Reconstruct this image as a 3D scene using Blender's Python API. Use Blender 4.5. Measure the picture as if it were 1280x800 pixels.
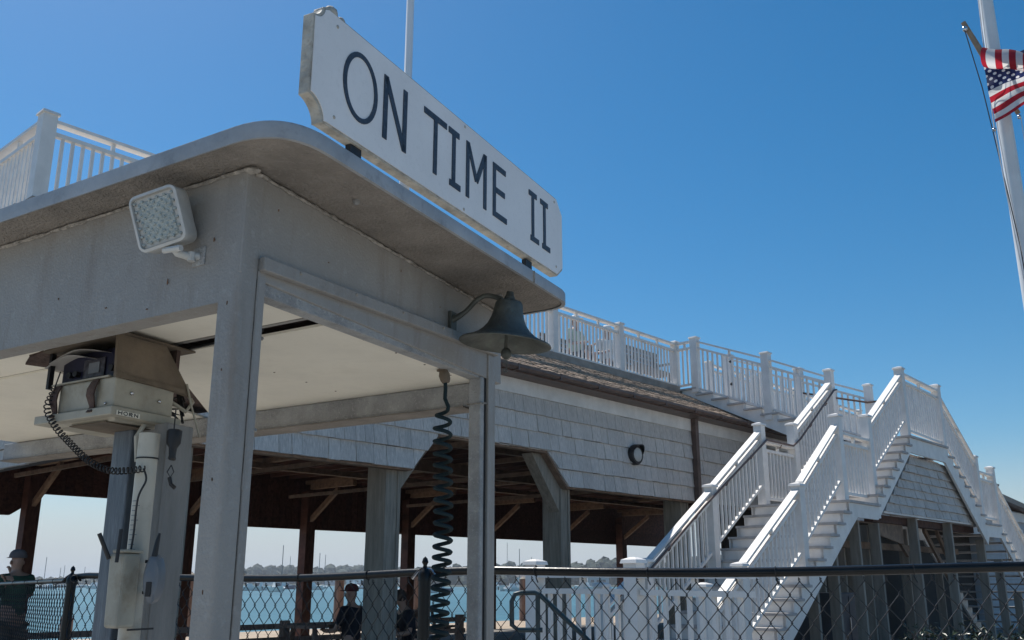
import bpy, bmesh, math, random
from math import sin, cos, tan, pi, radians, atan2, sqrt
from mathutils import Vector, Matrix
random.seed(7)
for o in list(bpy.data.objects): bpy.data.objects.remove(o)
SC = bpy.context.scene
COL = SC.collection
EYE = 1.4                                    # camera height above the dock

# ------------------------------------------------------------------ camera, sky, sun, exposure
cam = bpy.data.cameras.new('camera'); co = bpy.data.objects.new('camera', cam); COL.objects.link(co)
cam.sensor_width = 36; cam.lens = 36 * 1180 / 1280; cam.clip_start = .05; cam.clip_end = 6000
co.location = (0, 0, EYE); co.rotation_euler = (radians(90) + math.atan(328 / 1180), 0, 0)
SC.camera = co
SUN_AZ, SUN_EL = radians(-40), radians(58)
w = bpy.data.worlds.new('World'); SC.world = w; w.use_nodes = True
nt = w.node_tree; bg = nt.nodes['Background']
sky = nt.nodes.new('ShaderNodeTexSky'); sky.sky_type = 'NISHITA'; sky.sun_disc = False
sky.sun_elevation = SUN_EL; sky.sun_rotation = SUN_AZ
sky.air_density = 1.0; sky.dust_density = .5; sky.ozone_density = 4; sky.altitude = 0
hs = nt.nodes.new('ShaderNodeHueSaturation'); hs.inputs['Saturation'].default_value = 1.36; hs.inputs['Hue'].default_value = .492; nt.links.new(sky.outputs[0], hs.inputs['Color'])
# pale sea haze all round the horizon
tcw = nt.nodes.new('ShaderNodeTexCoord'); spw = nt.nodes.new('ShaderNodeSeparateXYZ'); nt.links.new(tcw.outputs['Generated'], spw.inputs[0])
mrw = nt.nodes.new('ShaderNodeMapRange'); mrw.interpolation_type = 'SMOOTHERSTEP'; mrw.inputs['From Min'].default_value = -.02; mrw.inputs['From Max'].default_value = .16
mrw.inputs['To Min'].default_value = 1; mrw.inputs['To Max'].default_value = 0; nt.links.new(spw.outputs[2], mrw.inputs['Value'])
mxw = nt.nodes.new('ShaderNodeMix'); mxw.data_type = 'RGBA'; nt.links.new(mrw.outputs[0], mxw.inputs[0]); nt.links.new(hs.outputs[0], mxw.inputs[6]); mxw.inputs[7].default_value = (5.0, 5.6, 6.2, 1)
nt.links.new(mxw.outputs[2], bg.inputs[0]); bg.inputs[1].default_value = .1
sl = bpy.data.lights.new('sun', 'SUN'); so = bpy.data.objects.new('sun', sl); COL.objects.link(so)
sl.energy = 5.0; sl.angle = radians(.5); sl.color = (1, .95, .87)
so.rotation_euler = Vector((sin(SUN_AZ) * cos(SUN_EL), cos(SUN_AZ) * cos(SUN_EL), sin(SUN_EL))).to_track_quat('Z', 'Y').to_euler()
so.location = (0, 40, 60)
SC.view_settings.view_transform = 'Standard'; SC.view_settings.look = 'None'
SC.view_settings.exposure = .12; SC.view_settings.gamma = 1

# ------------------------------------------------------------------ materials
MATS = {}
def mat(name, col, rough=.6, metal=0, var=.12, scale=8, col2=None, spots=None, sscale=40, samt=.5, bump=.15, bscale=60,
        rnd=.0, stretch=(1, 1, 1), trans=0, spec=.5, stain=None, stamt=.5, stscale=2.5, ststretch=(3, 3, .5)):
    m = bpy.data.materials.new(name); m.use_nodes = True; t = m.node_tree; N = t.nodes; Lk = t.links
    p = N['Principled BSDF']; p.inputs['Roughness'].default_value = rough; p.inputs['Metallic'].default_value = metal
    p.inputs['Specular IOR Level'].default_value = spec
    tc = N.new('ShaderNodeTexCoord'); oi = N.new('ShaderNodeObjectInfo')
    mp = N.new('ShaderNodeMapping'); mp.inputs['Scale'].default_value = stretch
    ad = N.new('ShaderNodeVectorMath'); ad.operation = 'MULTIPLY_ADD'
    Lk.new(oi.outputs['Random'], ad.inputs[0]); ad.inputs[1].default_value = (13, 17, 19)
    Lk.new(tc.outputs['Object'], ad.inputs[2]); Lk.new(ad.outputs[0], mp.inputs[0])
    n1 = N.new('ShaderNodeTexNoise'); n1.inputs['Scale'].default_value = scale; n1.inputs['Detail'].default_value = 6
    n1.inputs['Roughness'].default_value = .62
    Lk.new(mp.outputs[0], n1.inputs['Vector'])
    c2 = col2 if col2 else tuple(c * (1 - var * 2) for c in col)
    c1 = col if col2 else tuple(min(1, c * (1 + var)) for c in col)
    r = N.new('ShaderNodeValToRGB'); r.color_ramp.elements[0].position = .32; r.color_ramp.elements[1].position = .68
    r.color_ramp.elements[0].color = (*c2, 1); r.color_ramp.elements[1].color = (*c1, 1)
    Lk.new(n1.outputs['Fac'], r.inputs[0]); out = r.outputs[0]
    if spots:
        n2 = N.new('ShaderNodeTexNoise'); n2.inputs['Scale'].default_value = sscale; n2.inputs['Detail'].default_value = 8
        n2.inputs['Roughness'].default_value = .7
        Lk.new(mp.outputs[0], n2.inputs['Vector'])
        r2 = N.new('ShaderNodeValToRGB'); r2.color_ramp.elements[0].position = .54; r2.color_ramp.elements[1].position = .66
        Lk.new(n2.outputs['Fac'], r2.inputs[0])
        mm = N.new('ShaderNodeMath'); mm.operation = 'MULTIPLY'; mm.inputs[1].default_value = samt
        Lk.new(r2.outputs[0], mm.inputs[0])
        mx = N.new('ShaderNodeMix'); mx.data_type = 'RGBA'; Lk.new(mm.outputs[0], mx.inputs[0])
        Lk.new(out, mx.inputs[6]); mx.inputs[7].default_value = (*spots, 1); out = mx.outputs[2]
    if stain:     # run-down streaks and grime with a shape of their own
        m3 = N.new('ShaderNodeMapping'); m3.inputs['Scale'].default_value = ststretch; Lk.new(ad.outputs[0], m3.inputs[0])
        n3 = N.new('ShaderNodeTexNoise'); n3.inputs['Scale'].default_value = stscale; n3.inputs['Detail'].default_value = 9; n3.inputs['Roughness'].default_value = .68
        Lk.new(m3.outputs[0], n3.inputs['Vector']); r3 = N.new('ShaderNodeValToRGB'); r3.color_ramp.elements[0].position = .52; r3.color_ramp.elements[1].position = .74
        Lk.new(n3.outputs['Fac'], r3.inputs[0]); m4 = N.new('ShaderNodeMath'); m4.operation = 'MULTIPLY'; m4.inputs[1].default_value = stamt; Lk.new(r3.outputs[0], m4.inputs[0])
        x3 = N.new('ShaderNodeMix'); x3.data_type = 'RGBA'; Lk.new(m4.outputs[0], x3.inputs[0]); Lk.new(out, x3.inputs[6]); x3.inputs[7].default_value = (*stain, 1); out = x3.outputs[2]
    if rnd:
        hs = N.new('ShaderNodeHueSaturation'); mr = N.new('ShaderNodeMapRange')
        mr.inputs['To Min'].default_value = 1 - rnd; mr.inputs['To Max'].default_value = 1 + rnd
        Lk.new(oi.outputs['Random'], mr.inputs['Value']); Lk.new(mr.outputs[0], hs.inputs['Value'])
        Lk.new(out, hs.inputs['Color']); out = hs.outputs[0]
    Lk.new(out, p.inputs['Base Color'])
    if bump:
        nb = N.new('ShaderNodeTexNoise'); nb.inputs['Scale'].default_value = bscale; nb.inputs['Detail'].default_value = 5
        Lk.new(mp.outputs[0], nb.inputs['Vector'])
        b = N.new('ShaderNodeBump'); b.inputs['Strength'].default_value = bump; b.inputs['Distance'].default_value = .01
        Lk.new(nb.outputs['Fac'], b.inputs['Height']); Lk.new(b.outputs[0], p.inputs['Normal'])
    if trans:
        tr = N.new('ShaderNodeBsdfTranslucent'); Lk.new(out, tr.inputs[0]); ms = N.new('ShaderNodeMixShader')
        ms.inputs[0].default_value = trans; Lk.new(p.outputs[0], ms.inputs[1]); Lk.new(tr.outputs[0], ms.inputs[2])
        Lk.new(ms.outputs[0], N['Material Output'].inputs[0])
    MATS[name] = m; return m
M_white = mat('white_paint', (.80, .775, .74), .5, var=.05, scale=5, rnd=.04, bump=.08, stain=(.52, .50, .45), stamt=.25, stscale=2)
M_whitewall = mat('white_trim', (.76, .74, .71), .6, var=.08, scale=3, bump=.08, stain=(.5, .46, .40), stamt=.4, stscale=1.2)
M_shingle = mat('wall_shingle', (.64, .60, .56), .85, var=.13, scale=14, stretch=(5, 5, .5), rnd=.075, bump=.7, bscale=60, stain=(.34, .33, .32), stamt=.5, stscale=1.6)
M_shade = mat('painted_shade', (.03, .024, .02), .9)  # near-black colour stands in for the deep shade under the stairs
M_wallback = mat('wall_sheathing', (.10, .10, .11), .9)
M_roofsh = mat('roof_shingle', (.50, .37, .27), .85, col2=(.10, .072, .052), scale=16, bump=.6, bscale=90, rnd=.2)
M_bronze = mat('brown_gutter_metal', (.125, .08, .065), .45, var=.2)
M_post = mat('weathered_post_wood', (.31, .275, .225), .8, var=.16, scale=5, stretch=(4, 4, .4), spots=(.08, .07, .06), sscale=9, samt=.35, bump=.4)
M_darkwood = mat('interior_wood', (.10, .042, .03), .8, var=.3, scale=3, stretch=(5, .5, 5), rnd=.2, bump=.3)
M_beam = mat('beam_wood', (.24, .16, .11), .8, var=.2, scale=4, stretch=(2, 2, 2), rnd=.12, bump=.3)
M_tread = mat('tread_board', (.45, .43, .42), .7, var=.12, scale=6, rnd=.05, bump=.2)
M_deckrim = mat('deck_rim_board', (.33, .29, .25), .75, var=.15, scale=4, bump=.2)
M_galv = mat('ferry_grey_paint', (.285, .27, .25), .5, metal=.0, var=.05, scale=3, spots=(.40, .395, .38), sscale=38, samt=.30, bump=.25, bscale=140, stain=(.17, .125, .09), stamt=.6, stscale=3.2)
M_galv2 = mat('ferry_speckled_frame', (.33, .33, .325), .5, var=.15, scale=10, spots=(.42, .42, .41), sscale=75, samt=.85, bump=.7, bscale=160)
M_soffit = mat('ferry_soffit', (.25, .22, .19), .75, var=.15, scale=6, spots=(.33, .31, .28), sscale=70, samt=.45, bump=.9, bscale=110)
M_fascia = mat('ferry_fascia', (.36, .37, .38), .5, var=.10, scale=7, spots=(.12, .12, .12), sscale=16, samt=.35, bump=.2)
M_weld = mat('weld_bead', (.36, .33, .29), .75, var=.3, scale=40, bump=1, bscale=90)
M_ceil = mat('cabin_ceiling', (.80, .75, .64), .6, var=.07, scale=2.5, spots=(.4, .36, .28), sscale=5, samt=.2, bump=.05)
M_rust = mat('brown_insulation', (.11, .07, .055), .9, col2=(.035, .02, .02), scale=14, bump=.8)
M_sign = mat('sign_face', (.74, .74, .74), .4, var=.04, scale=3, spots=(.36, .36, .36), sscale=80, samt=.12, bump=.03)
M_signedge = mat('sign_edge', (.42, .40, .35), .7, var=.2, scale=20, spots=(.15, .14, .12), sscale=50, samt=.5, bump=.5)
M_letter = mat('letter_paint', (.035, .045, .065), .5, var=.2, scale=40, spots=(.12, .13, .15), sscale=120, samt=.6, bump=.05)
M_bell = mat('bell_patina', (.12, .125, .11), .55, metal=.45, var=.2, scale=12, spots=(.16, .19, .16), sscale=30, samt=.45, bump=.3, bscale=70)
M_black = mat('black_rubber', (.012, .012, .014), .5, var=.1, bump=.05)
M_cord = mat('teal_black_cord', (.014, .028, .033), .75, var=.1, bump=.05, spec=.2)
M_fence = mat('black_fence_pipe', (.008, .009, .010), .3, var=.2, scale=9, bump=.1, spec=.3)
M_wire = mat('black_fence_wire', (.006, .007, .009), .45, var=.1, bump=0)
M_led = mat('light_housing', (.50, .50, .48), .5, var=.08, scale=15, bump=.1)
M_lens = mat('light_lens', (.46, .50, .48), .18, col2=(.32, .36, .35), scale=30, bump=.8, bscale=150)
M_cream = mat('cream_plastic', (.38, .35, .28), .5, var=.12, scale=8, spots=(.2, .16, .1), sscale=14, samt=.4, bump=.1)
M_hood = mat('brown_hood_panel', (.15, .115, .08), .8, var=.25, scale=5, bump=.3)
M_navy = mat('radio_shell', (.008, .009, .035), .4, var=.3, bump=.05)
M_screen = mat('radio_face', (.06, .06, .075), .3, var=.4, scale=60, bump=.1)
M_paper = mat('paper', (.42, .40, .38), .9, var=.1)
M_pvc = mat('pvc_pipe', (.47, .44, .37), .4, var=.1, scale=5, spots=(.25, .2, .14), sscale=9, samt=.5, bump=.05)
M_col = mat('weathered_steel_column', (.13, .155, .18), .5, col2=(.065, .08, .10), scale=7, stretch=(4, 4, .5), spots=(.38, .42, .46), sscale=10, samt=.3, bump=.3)
M_col2 = mat('grey_steel_column', (.22, .215, .205), .5, var=.12, scale=7, stretch=(3, 3, .5), spots=(.15, .15, .15), sscale=14, samt=.3, bump=.3)
M_device = mat('grey_device', (.15, .165, .185), .4, var=.06)
M_pole = mat('flagpole_paint', (.72, .74, .75), .35, var=.05, scale=3, bump=.03)
M_yard = mat('yardarm_wood', (.30, .22, .15), .7, var=.2, scale=8)
M_rope = mat('white_rope', (.55, .56, .58), .8, bump=0)
M_pipe = mat('dark_teal_pipe', (.02, .045, .055), .4, var=.15, bump=.05)
M_skin = mat('skin', (.42, .24, .17), .5, var=.08, bump=.05)
M_hair = mat('hair', (.04, .025, .018), .7, var=.2)
M_green = mat('green_cloth', (.03, .085, .05), .9, var=.2, bump=.3)
M_khaki = mat('khaki_cloth', (.16, .13, .10), .9, var=.2, bump=.3)
M_darkcl = mat('dark_cloth', (.012, .012, .02), .9, var=.2, bump=.3)
M_red = mat('dark_red_cloth', (.09, .02, .02), .9, var=.2, bump=.3)
M_whitecl = mat('white_cloth', (.75, .75, .72), .9, var=.05, bump=.3)
M_paleg = mat('pale_green_cloth', (.45, .55, .42), .9, var=.05, bump=.3)
M_bench = mat('bench_slat', (.17, .15, .14), .8, var=.2, scale=10, stretch=(.4, 3, 3))
M_sand = mat('pier_planks', (.44, .35, .26), .85, var=.15, scale=3, bump=.4, bscale=20)
M_bounce = mat('bounce_pad_concrete', (.46, .44, .40), .85, var=.12, scale=2, spots=(.2, .19, .17), sscale=4, samt=.3, bump=.4)  # pale tone meant to throw sunlight back up
M_asph = mat('dock_asphalt', (.21, .195, .175), .9, var=.2, scale=3, bump=.6)
M_boatw = mat('boat_hull_white', (.78, .78, .76), .3, var=.03)
M_boatb = mat('boat_hull_blue', (.03, .06, .14), .3, var=.1)
M_mast = mat('mast_metal', (.16, .17, .18), .4, var=.1)
M_sailc = mat('sail_cover', (.03, .06, .12), .8)
M_pile = mat('piling_wood', (.30, .20, .16), .85, var=.25, scale=4, stretch=(3, 3, .5), bump=.5)
M_siding = mat('grey_siding', (.38, .40, .42), .7, var=.05, scale=3)
M_glass = mat('window_glass', (.05, .06, .07), .08, var=.1, bump=0)
M_forest = mat('far_forest', (.075, .095, .07), .95, col2=(.035, .05, .038), scale=.12, bump=0, rnd=.25)
M_leaf = mat('dark_leaf', (.03, .05, .025), .35, var=.4, scale=20, rnd=.3, bump=.2)
M_rustpaint = mat('rust_bleed', (.16, .075, .035), .9, var=.4, scale=60, bump=.5)
M_dblue = mat('dark_blue_plastic', (.03, .04, .06), .45, var=.15)
M_ply = mat('stud_lumber', (.30, .27, .23), .8, var=.15, scale=5, stretch=(3, 3, .4), rnd=.1, bump=.3)
M_sound = mat('shiny_metal', (.6, .6, .62), .2, metal=1, bump=.05)

def water_mat():
    m = mat('harbour_water', (.05, .145, .17), .12, var=.15, scale=.02, bump=0)
    N = m.node_tree.nodes; Lk = m.node_tree.links
    tc = N.new('ShaderNodeTexCoord'); mp = N.new('ShaderNodeMapping'); mp.inputs['Scale'].default_value = (1, .45, 1)
    n = N.new('ShaderNodeTexNoise'); n.inputs['Scale'].default_value = .9; n.inputs['Detail'].default_value = 6
    b = N.new('ShaderNodeBump'); b.inputs['Strength'].default_value = .9; b.inputs['Distance'].default_value = .35
    Lk.new(tc.outputs['Object'], mp.inputs[0]); Lk.new(mp.outputs[0], n.inputs['Vector'])
    Lk.new(n.outputs['Fac'], b.inputs['Height']); Lk.new(b.outputs[0], N['Principled BSDF'].inputs['Normal'])
    N['Principled BSDF'].inputs['Roughness'].default_value = .35; N['Principled BSDF'].inputs['Specular IOR Level'].default_value = .25
    return m
M_water = water_mat()

# ------------------------------------------------------------------ mesh builder
class MB:
    def __init__(s): s.v = []; s.f = []; s.smooth = False
    def add(s, vs, fs):
        n = len(s.v); s.v += [tuple(v) for v in vs]; s.f += [tuple(i + n for i in f) for f in fs]; return s
    def box(s, a, b):
        (x0, y0, z0), (x1, y1, z1) = a, b
        x0, x1 = min(x0, x1), max(x0, x1); y0, y1 = min(y0, y1), max(y0, y1); z0, z1 = min(z0, z1), max(z0, z1)
        return s.add([(x0, y0, z0), (x1, y0, z0), (x1, y1, z0), (x0, y1, z0), (x0, y0, z1), (x1, y0, z1), (x1, y1, z1), (x0, y1, z1)],
                     [(0, 3, 2, 1), (4, 5, 6, 7), (0, 1, 5, 4), (1, 2, 6, 5), (2, 3, 7, 6), (3, 0, 4, 7)])
    def hexa(s, vs):   # bottom 4 then top 4
        return s.add(vs, [(0, 3, 2, 1), (4, 5, 6, 7), (0, 1, 5, 4), (1, 2, 6, 5), (2, 3, 7, 6), (3, 0, 4, 7)])
    def beam(s, p, q, w, h):   # member with plumb-cut ends; p and q on its top centre line
        dx, dy = q[0] - p[0], q[1] - p[1]; L = sqrt(dx * dx + dy * dy) or 1; nx, ny = -dy / L * w / 2, dx / L * w / 2
        return s.hexa([(p[0] - nx, p[1] - ny, p[2] - h), (q[0] - nx, q[1] - ny, q[2] - h), (q[0] + nx, q[1] + ny, q[2] - h), (p[0] + nx, p[1] + ny, p[2] - h),
                       (p[0] - nx, p[1] - ny, p[2]), (q[0] - nx, q[1] - ny, q[2]), (q[0] + nx, q[1] + ny, q[2]), (p[0] + nx, p[1] + ny, p[2])])
    def extr(s, pts, vec):     # polygon of 3D points swept by vec
        n = len(pts); vs = [tuple(p) for p in pts] + [tuple(p[i] + vec[i] for i in range(3)) for p in pts]
        return s.add(vs, [tuple(range(n))[::-1], tuple(range(n, 2 * n))] + [(i, (i + 1) % n, n + (i + 1) % n, n + i) for i in range(n)])
    def tube(s, path, r, n=10, caps=True, ref=None):
        s.smooth = True
        P = [Vector(p) for p in path]; rr = r if isinstance(r, (list, tuple)) else [r] * len(P)
        vs = []; fs = []; u = None
        for i, p in enumerate(P):
            d = (P[min(i + 1, len(P) - 1)] - P[max(i - 1, 0)]).normalized()
            if u is None:
                u = d.orthogonal().normalized()
            u = (u - d * u.dot(d)); u = u.normalized() if u.length > 1e-6 else d.orthogonal().normalized()
            v = d.cross(u)
            for k in range(n):
                a = 2 * pi * k / n; vs.append(p + (u * cos(a) + v * sin(a)) * rr[i])
        for i in range(len(P) - 1):
            for k in range(n):
                fs.append((i * n + k, i * n + (k + 1) % n, (i + 1) * n + (k + 1) % n, (i + 1) * n + k))
        if caps: fs += [tuple(range(n))[::-1], tuple((len(P) - 1) * n + k for k in range(n))]
        return s.add(vs, fs)
    def lathe(s, c, prof, n=32, M=None):
        s.smooth = True; vs = []; fs = []
        for (r, z) in prof:
            for k in range(n):
                v = Vector((r * cos(2 * pi * k / n), r * sin(2 * pi * k / n), z))
                if M: v = M @ v
                vs.append((v[0] + c[0], v[1] + c[1], v[2] + c[2]))
        for i in range(len(prof) - 1):
            for k in range(n):
                fs.append((i * n + k, i * n + (k + 1) % n, (i + 1) * n + (k + 1) % n, (i + 1) * n + k))
        return s.add(vs, fs)
    def ball(s, c, r, n=8, m=6, sc=(1, 1, 1)):
        prof = [(max(1e-4, r * sin(pi * i / m)), -r * cos(pi * i / m)) for i in range(m + 1)]
        return s.lathe(c, prof, n, Matrix.Diagonal(Vector(sc)))

class Frame:
    def __init__(s, ang, o=(0, 0, 0)): s.a = ang; s.o = Vector(o); s.R = Matrix.Rotation(ang, 3, 'Z')
    def w(s, p): return s.R @ Vector(p) + s.o
BASE = {}
def link(o): COL.objects.link(o); return o
def tag(o, label=None, cat=None, group=None, kind=None):
    if label: o['label'] = label
    if cat: o['category'] = cat
    if group: o['group'] = group
    if kind: o['kind'] = kind
    return o
def mesh_of(name, mb, m, base=(0, 0, 0)):
    me = bpy.data.meshes.new(name)
    me.from_pydata([(v[0] - base[0], v[1] - base[1], v[2] - base[2]) for v in mb.v], [], mb.f)
    bm = bmesh.new(); bm.from_mesh(me); bmesh.ops.recalc_face_normals(bm, faces=bm.faces); bm.to_mesh(me); bm.free()
    if m: me.materials.append(m)
    if mb.smooth:
        me.polygons.foreach_set('use_smooth', [True] * len(me.polygons)); me.set_sharp_from_angle(angle=radians(42))
    me.update(); return me
def thing(name, label, cat, fr, base, group=None, kind=None):
    o = link(bpy.data.objects.new(name, None)); o.empty_display_size = .1
    o.location = fr.w(base); o.rotation_euler = (0, 0, fr.a); BASE[o.name] = base
    return tag(o, label, cat, group, kind)
def solo(name, mb, m, fr, base, label=None, cat=None, group=None, kind=None, bev=0):
    o = link(bpy.data.objects.new(name, mesh_of(name, mb, m, base)))
    o.location = fr.w(base); o.rotation_euler = (0, 0, fr.a); BASE[o.name] = base
    if bev: bevel(o, bev)
    return tag(o, label, cat, group, kind)
def bevel(o, wd, seg=2):
    b = o.modifiers.new('bevel', 'BEVEL'); b.width = wd; b.segments = seg; b.limit_method = 'ANGLE'; b.angle_limit = radians(40)
def part(name, mb, m, par, label=None, kind=None, bev=0):
    base = BASE[par.name]
    o = link(bpy.data.objects.new(name, mesh_of(name, mb, m, base))); o.parent = par; BASE[o.name] = base
    if bev: bevel(o, bev)
    return tag(o, label, None, None, kind)
def inst(name, me, par, loc, scale=None, rot=None):
    base = BASE[par.name]
    o = link(bpy.data.objects.new(name, me)); o.parent = par; o.location = [loc[i] - base[i] for i in range(3)]
    if scale: o.scale = scale
    if rot: o.rotation_euler = rot
    return o
def unit_box(name, m, sx, sy, sz, ox=0, oy=0, oz=0):
    mb = MB().box((ox, oy, oz), (ox + sx, oy + sy, oz + sz)); return mesh_of(name, mb, m)
def copy_tree(o, parent=None):
    c = link(o.copy()); c.parent = parent if parent else o.parent
    BASE[c.name] = BASE.get(o.name, (0, 0, 0))
    for ch in list(o.children): copy_tree(ch, c)
    return c

AZ = radians(41.8768)
B = Frame(pi / 2 - AZ, (0, 0, EYE))      # building frame: x along the wall (a), y away from the camera, z measured from eye level
E = Frame(0, (0, 0, EYE))                # eye frame
W0 = Frame(0, (0, 0, 0))
G = -EYE

# ------------------------------------------------------------------ setting: dock, pier deck, water
mb = MB().box((-70, -30, G - .9), (90, 20.9, G)); solo('dock', mb, M_asph, B, (0, 0, G), kind='structure')
solo('bounce_pad', MB().box((-14, -22, G + .004), (9.0, 4.6, G + .02)), M_bounce, E, (0, 0, G), kind='structure')  # unseen pad added to bounce sunlight onto the ferry's shaded faces and ceiling
mb = MB()
pl = solo('pier_deck', MB().box((-70, 20.9, G - .5), (90, 25.2, G - .03)), M_pile, B, (0, 20.9, G), kind='structure')
plm = unit_box('plank', M_sand, 1, .17, .03)
y = 20.92; pk = 0
while y < 25.1:
    for a0 in range(4, 52, 6):
        inst('plank', plm, pl, (a0 + random.uniform(0, .01), y, G - .028), (5.97, 1, 1)); pk += 1
    y += .18
mb = MB().add([(-4000, -4000, 0), (4000, -4000, 0), (4000, 4000, 0), (-4000, 4000, 0)], [(0, 1, 2, 3)])
solo('water', mb, M_water, Frame(0, (0, 0, -1.0)), (0, 0, 0), kind='structure')
mb = MB().add([(-4200, -4200, 0), (4200, -4200, 0), (4200, 4200, 0), (-4200, 4200, 0)], [(0, 1, 2, 3)])
solo('sea_bed', mb, M_sand, Frame(0, (0, 0, -3.5)), (0, 0, 0), kind='structure')

# ------------------------------------------------------------------ pavilion
YW = 8.835; YF = 21.4
A0, A1, A2 = 4.6, 33.4, 31.6
pav = thing('pavilion', 'open shingled harbour pavilion with roof deck and chamfered openings behind the ferry', 'building', B, (A0, YW, G))
def clip(poly, region):
    out = poly
    n = len(region)
    for i in range(n):
        ax, az = region[i]; bx, bz = region[(i + 1) % n]; inp = out; out = []
        if not inp: return []
        def side(p): return (bx - ax) * (p[1] - az) - (bz - az) * (p[0] - ax)
        for j in range(len(inp)):
            p, q = inp[j], inp[(j + 1) % len(inp)]; sp, sq = side(p), side(q)
            if sp >= -1e-9: out.append(p)
            if (sp > 1e-9 and sq < -1e-9) or (sp < -1e-9 and sq > 1e-9):
                t = sp / (sp - sq); out.append((p[0] + (q[0] - p[0]) * t, p[1] + (q[1] - p[1]) * t))
    return out
SHU = {}
def shingle_mesh(key):
    if key not in SHU:
        w_, h_ = key
        mb = MB().hexa([(0, -.046, 0), (w_, -.046, 0), (w_, 0, 0), (0, 0, 0), (0, -.012, h_), (w_, -.012, h_), (w_, 0, h_), (0, 0, h_)])
        SHU[key] = mesh_of('shingle', mb, M_shingle)
    return SHU[key]
WID = [.14, .17, .20, .23, .27, .31]
def shingle_wall(par, regions, a0, a1, z0, rows, h, yface, maxn=290, state=None, flip=False, axis='x'):
    """courses of single shingles on the plane y = yface; regions: convex (a, z) polygons"""
    stuff = MB(); cnt = state if state else [0]
    for k in range(rows):
        zb = z0 + k * h; a = a0
        while a < a1 - .01:
            wd = random.choice(WID); e = min(a + wd, a1)
            if a1 - e < .08: e = a1
            rect = [(a + .003, zb), (e - .003, zb), (e - .003, zb + h), (a + .003, zb + h)]
            for rg in regions:
                c = clip(rect, rg)
                if len(c) < 3: continue
                ar = abs(sum(c[i][0] * c[(i + 1) % len(c)][1] - c[(i + 1) % len(c)][0] * c[i][1] for i in range(len(c)))) / 2
                if ar < .0008: continue
                jz = random.uniform(-.007, .003)
                full = abs(ar - (e - a - .006) * h) < 1e-5
                if axis == 'y': P = lambda a_, d, z_: (yface - d, a_, z_)
                else: P = lambda a_, d, z_: (a_, yface - d, z_)
                if full and cnt[0] < maxn and axis == 'x':
                    me = shingle_mesh((wd, h)); inst('shingle', me, par, P(a + .003, 0, zb + jz), ((e - a - .006) / wd, random.uniform(.75, 1.2), 1)); cnt[0] += 1
                else:
                    pts = [P(p[0], .012 + .034 * (1 - (p[1] - zb) / h), p[1] + jz) for p in c]
                    bk = [P(p[0], 0, p[1] + jz) for p in c]; n = len(c)
                    tgt = MB() if cnt[0] < maxn else stuff
                    tgt.add(pts + bk, [tuple(range(n)), tuple(range(n, 2 * n))[::-1]] + [(i, (i + 1) % n, n + (i + 1) % n, n + i) for i in range(n)])
                    if tgt is not stuff: part('shingle', tgt, M_shingle, par); cnt[0] += 1
            a = e
    if stuff.v: part('shingle', stuff, M_shingle, par, kind='stuff')
    return cnt
# openings: (left foot, left head, right head, right foot)
ZV, ZH, ZF = 1.37, 1.85, 2.60
OPN = [(7.97, 8.43, 10.62, 11.09)]
lowpan = [[(A0, ZV), (7.97, ZV), (8.43, ZH), (A0, ZH)], [(11.09, ZV), (14.66, ZV), (14.66, ZH), (10.62, ZH)], [(14.66, ZV), (A1, ZV), (A1, ZH), (14.66, ZH)]]
regs = lowpan + [[(A0, ZH), (A1, ZH), (A1, ZF), (A0, ZF)]]
# sheathing
for r_, tp in zip([lowpan[0], lowpan[1] , lowpan[2]], range(3)):
    part('wall_panel', MB().extr([(p[0], YW, p[1]) for p in r_], (0, .12, 0)), M_wallback, pav)
part('wall_panel', MB().box((A0, YW, ZH), (A1, YW + .12, 2.84)), M_wallback, pav)
st = shingle_wall(pav, regs, A0 + .02, 17.5, ZV, 5, .246, YW, 285)
shingle_wall(pav, regs, 17.5, A1, ZV, 5, .246, YW, 285, st)
# end wall facing left
part('wall_panel', MB().box((A0 - .0, YW + .12, ZV), (A0 + .12, YF, 2.84)), M_wallback, pav)
shingle_wall(pav, [[(YW, ZV), (YF, ZV), (YF, ZF), (YW, ZF)]], YW, YF, ZV, 5, .246, A0, 0, [1000], axis='y')
part('corner_board', MB().box((A0 - .03, YW - .03, ZV), (A0 + .09, YW + .09, ZF)), M_whitewall, pav)
# white frieze and bottom drip
part('fascia_board', MB().box((A0 - .05, YW - .035, ZF), (14.64, YW, 2.815)), M_whitewall, pav)
part('fascia_board', MB().box((14.645, YW - .035, ZF), (A2, YW, 2.815)), M_whitewall, pav)
for (p, q) in (((A0, ZV), (7.97, ZV)), ((7.97, ZV), (8.43, ZH)), ((8.43, ZH), (10.62, ZH)), ((10.62, ZH), (11.09, ZV)), ((11.09, ZV), (14.66, ZV)), ((14.66, ZV), (A1, ZV))):
    d = Vector((q[0] - p[0], 0, q[1] - p[1])).normalized(); nrm = Vector((-d[2], 0, d[0])) * .028
    if nrm[2] > 0: nrm = -nrm
    a_, b_ = Vector((p[0], YW + .002, p[1] - .002)), Vector((q[0], YW + .002, q[1] - .002))
    part('drip_board', MB().extr([a_, b_, b_ + nrm, a_ + nrm], (0, .116, 0)), M_beam, pav)
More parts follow.
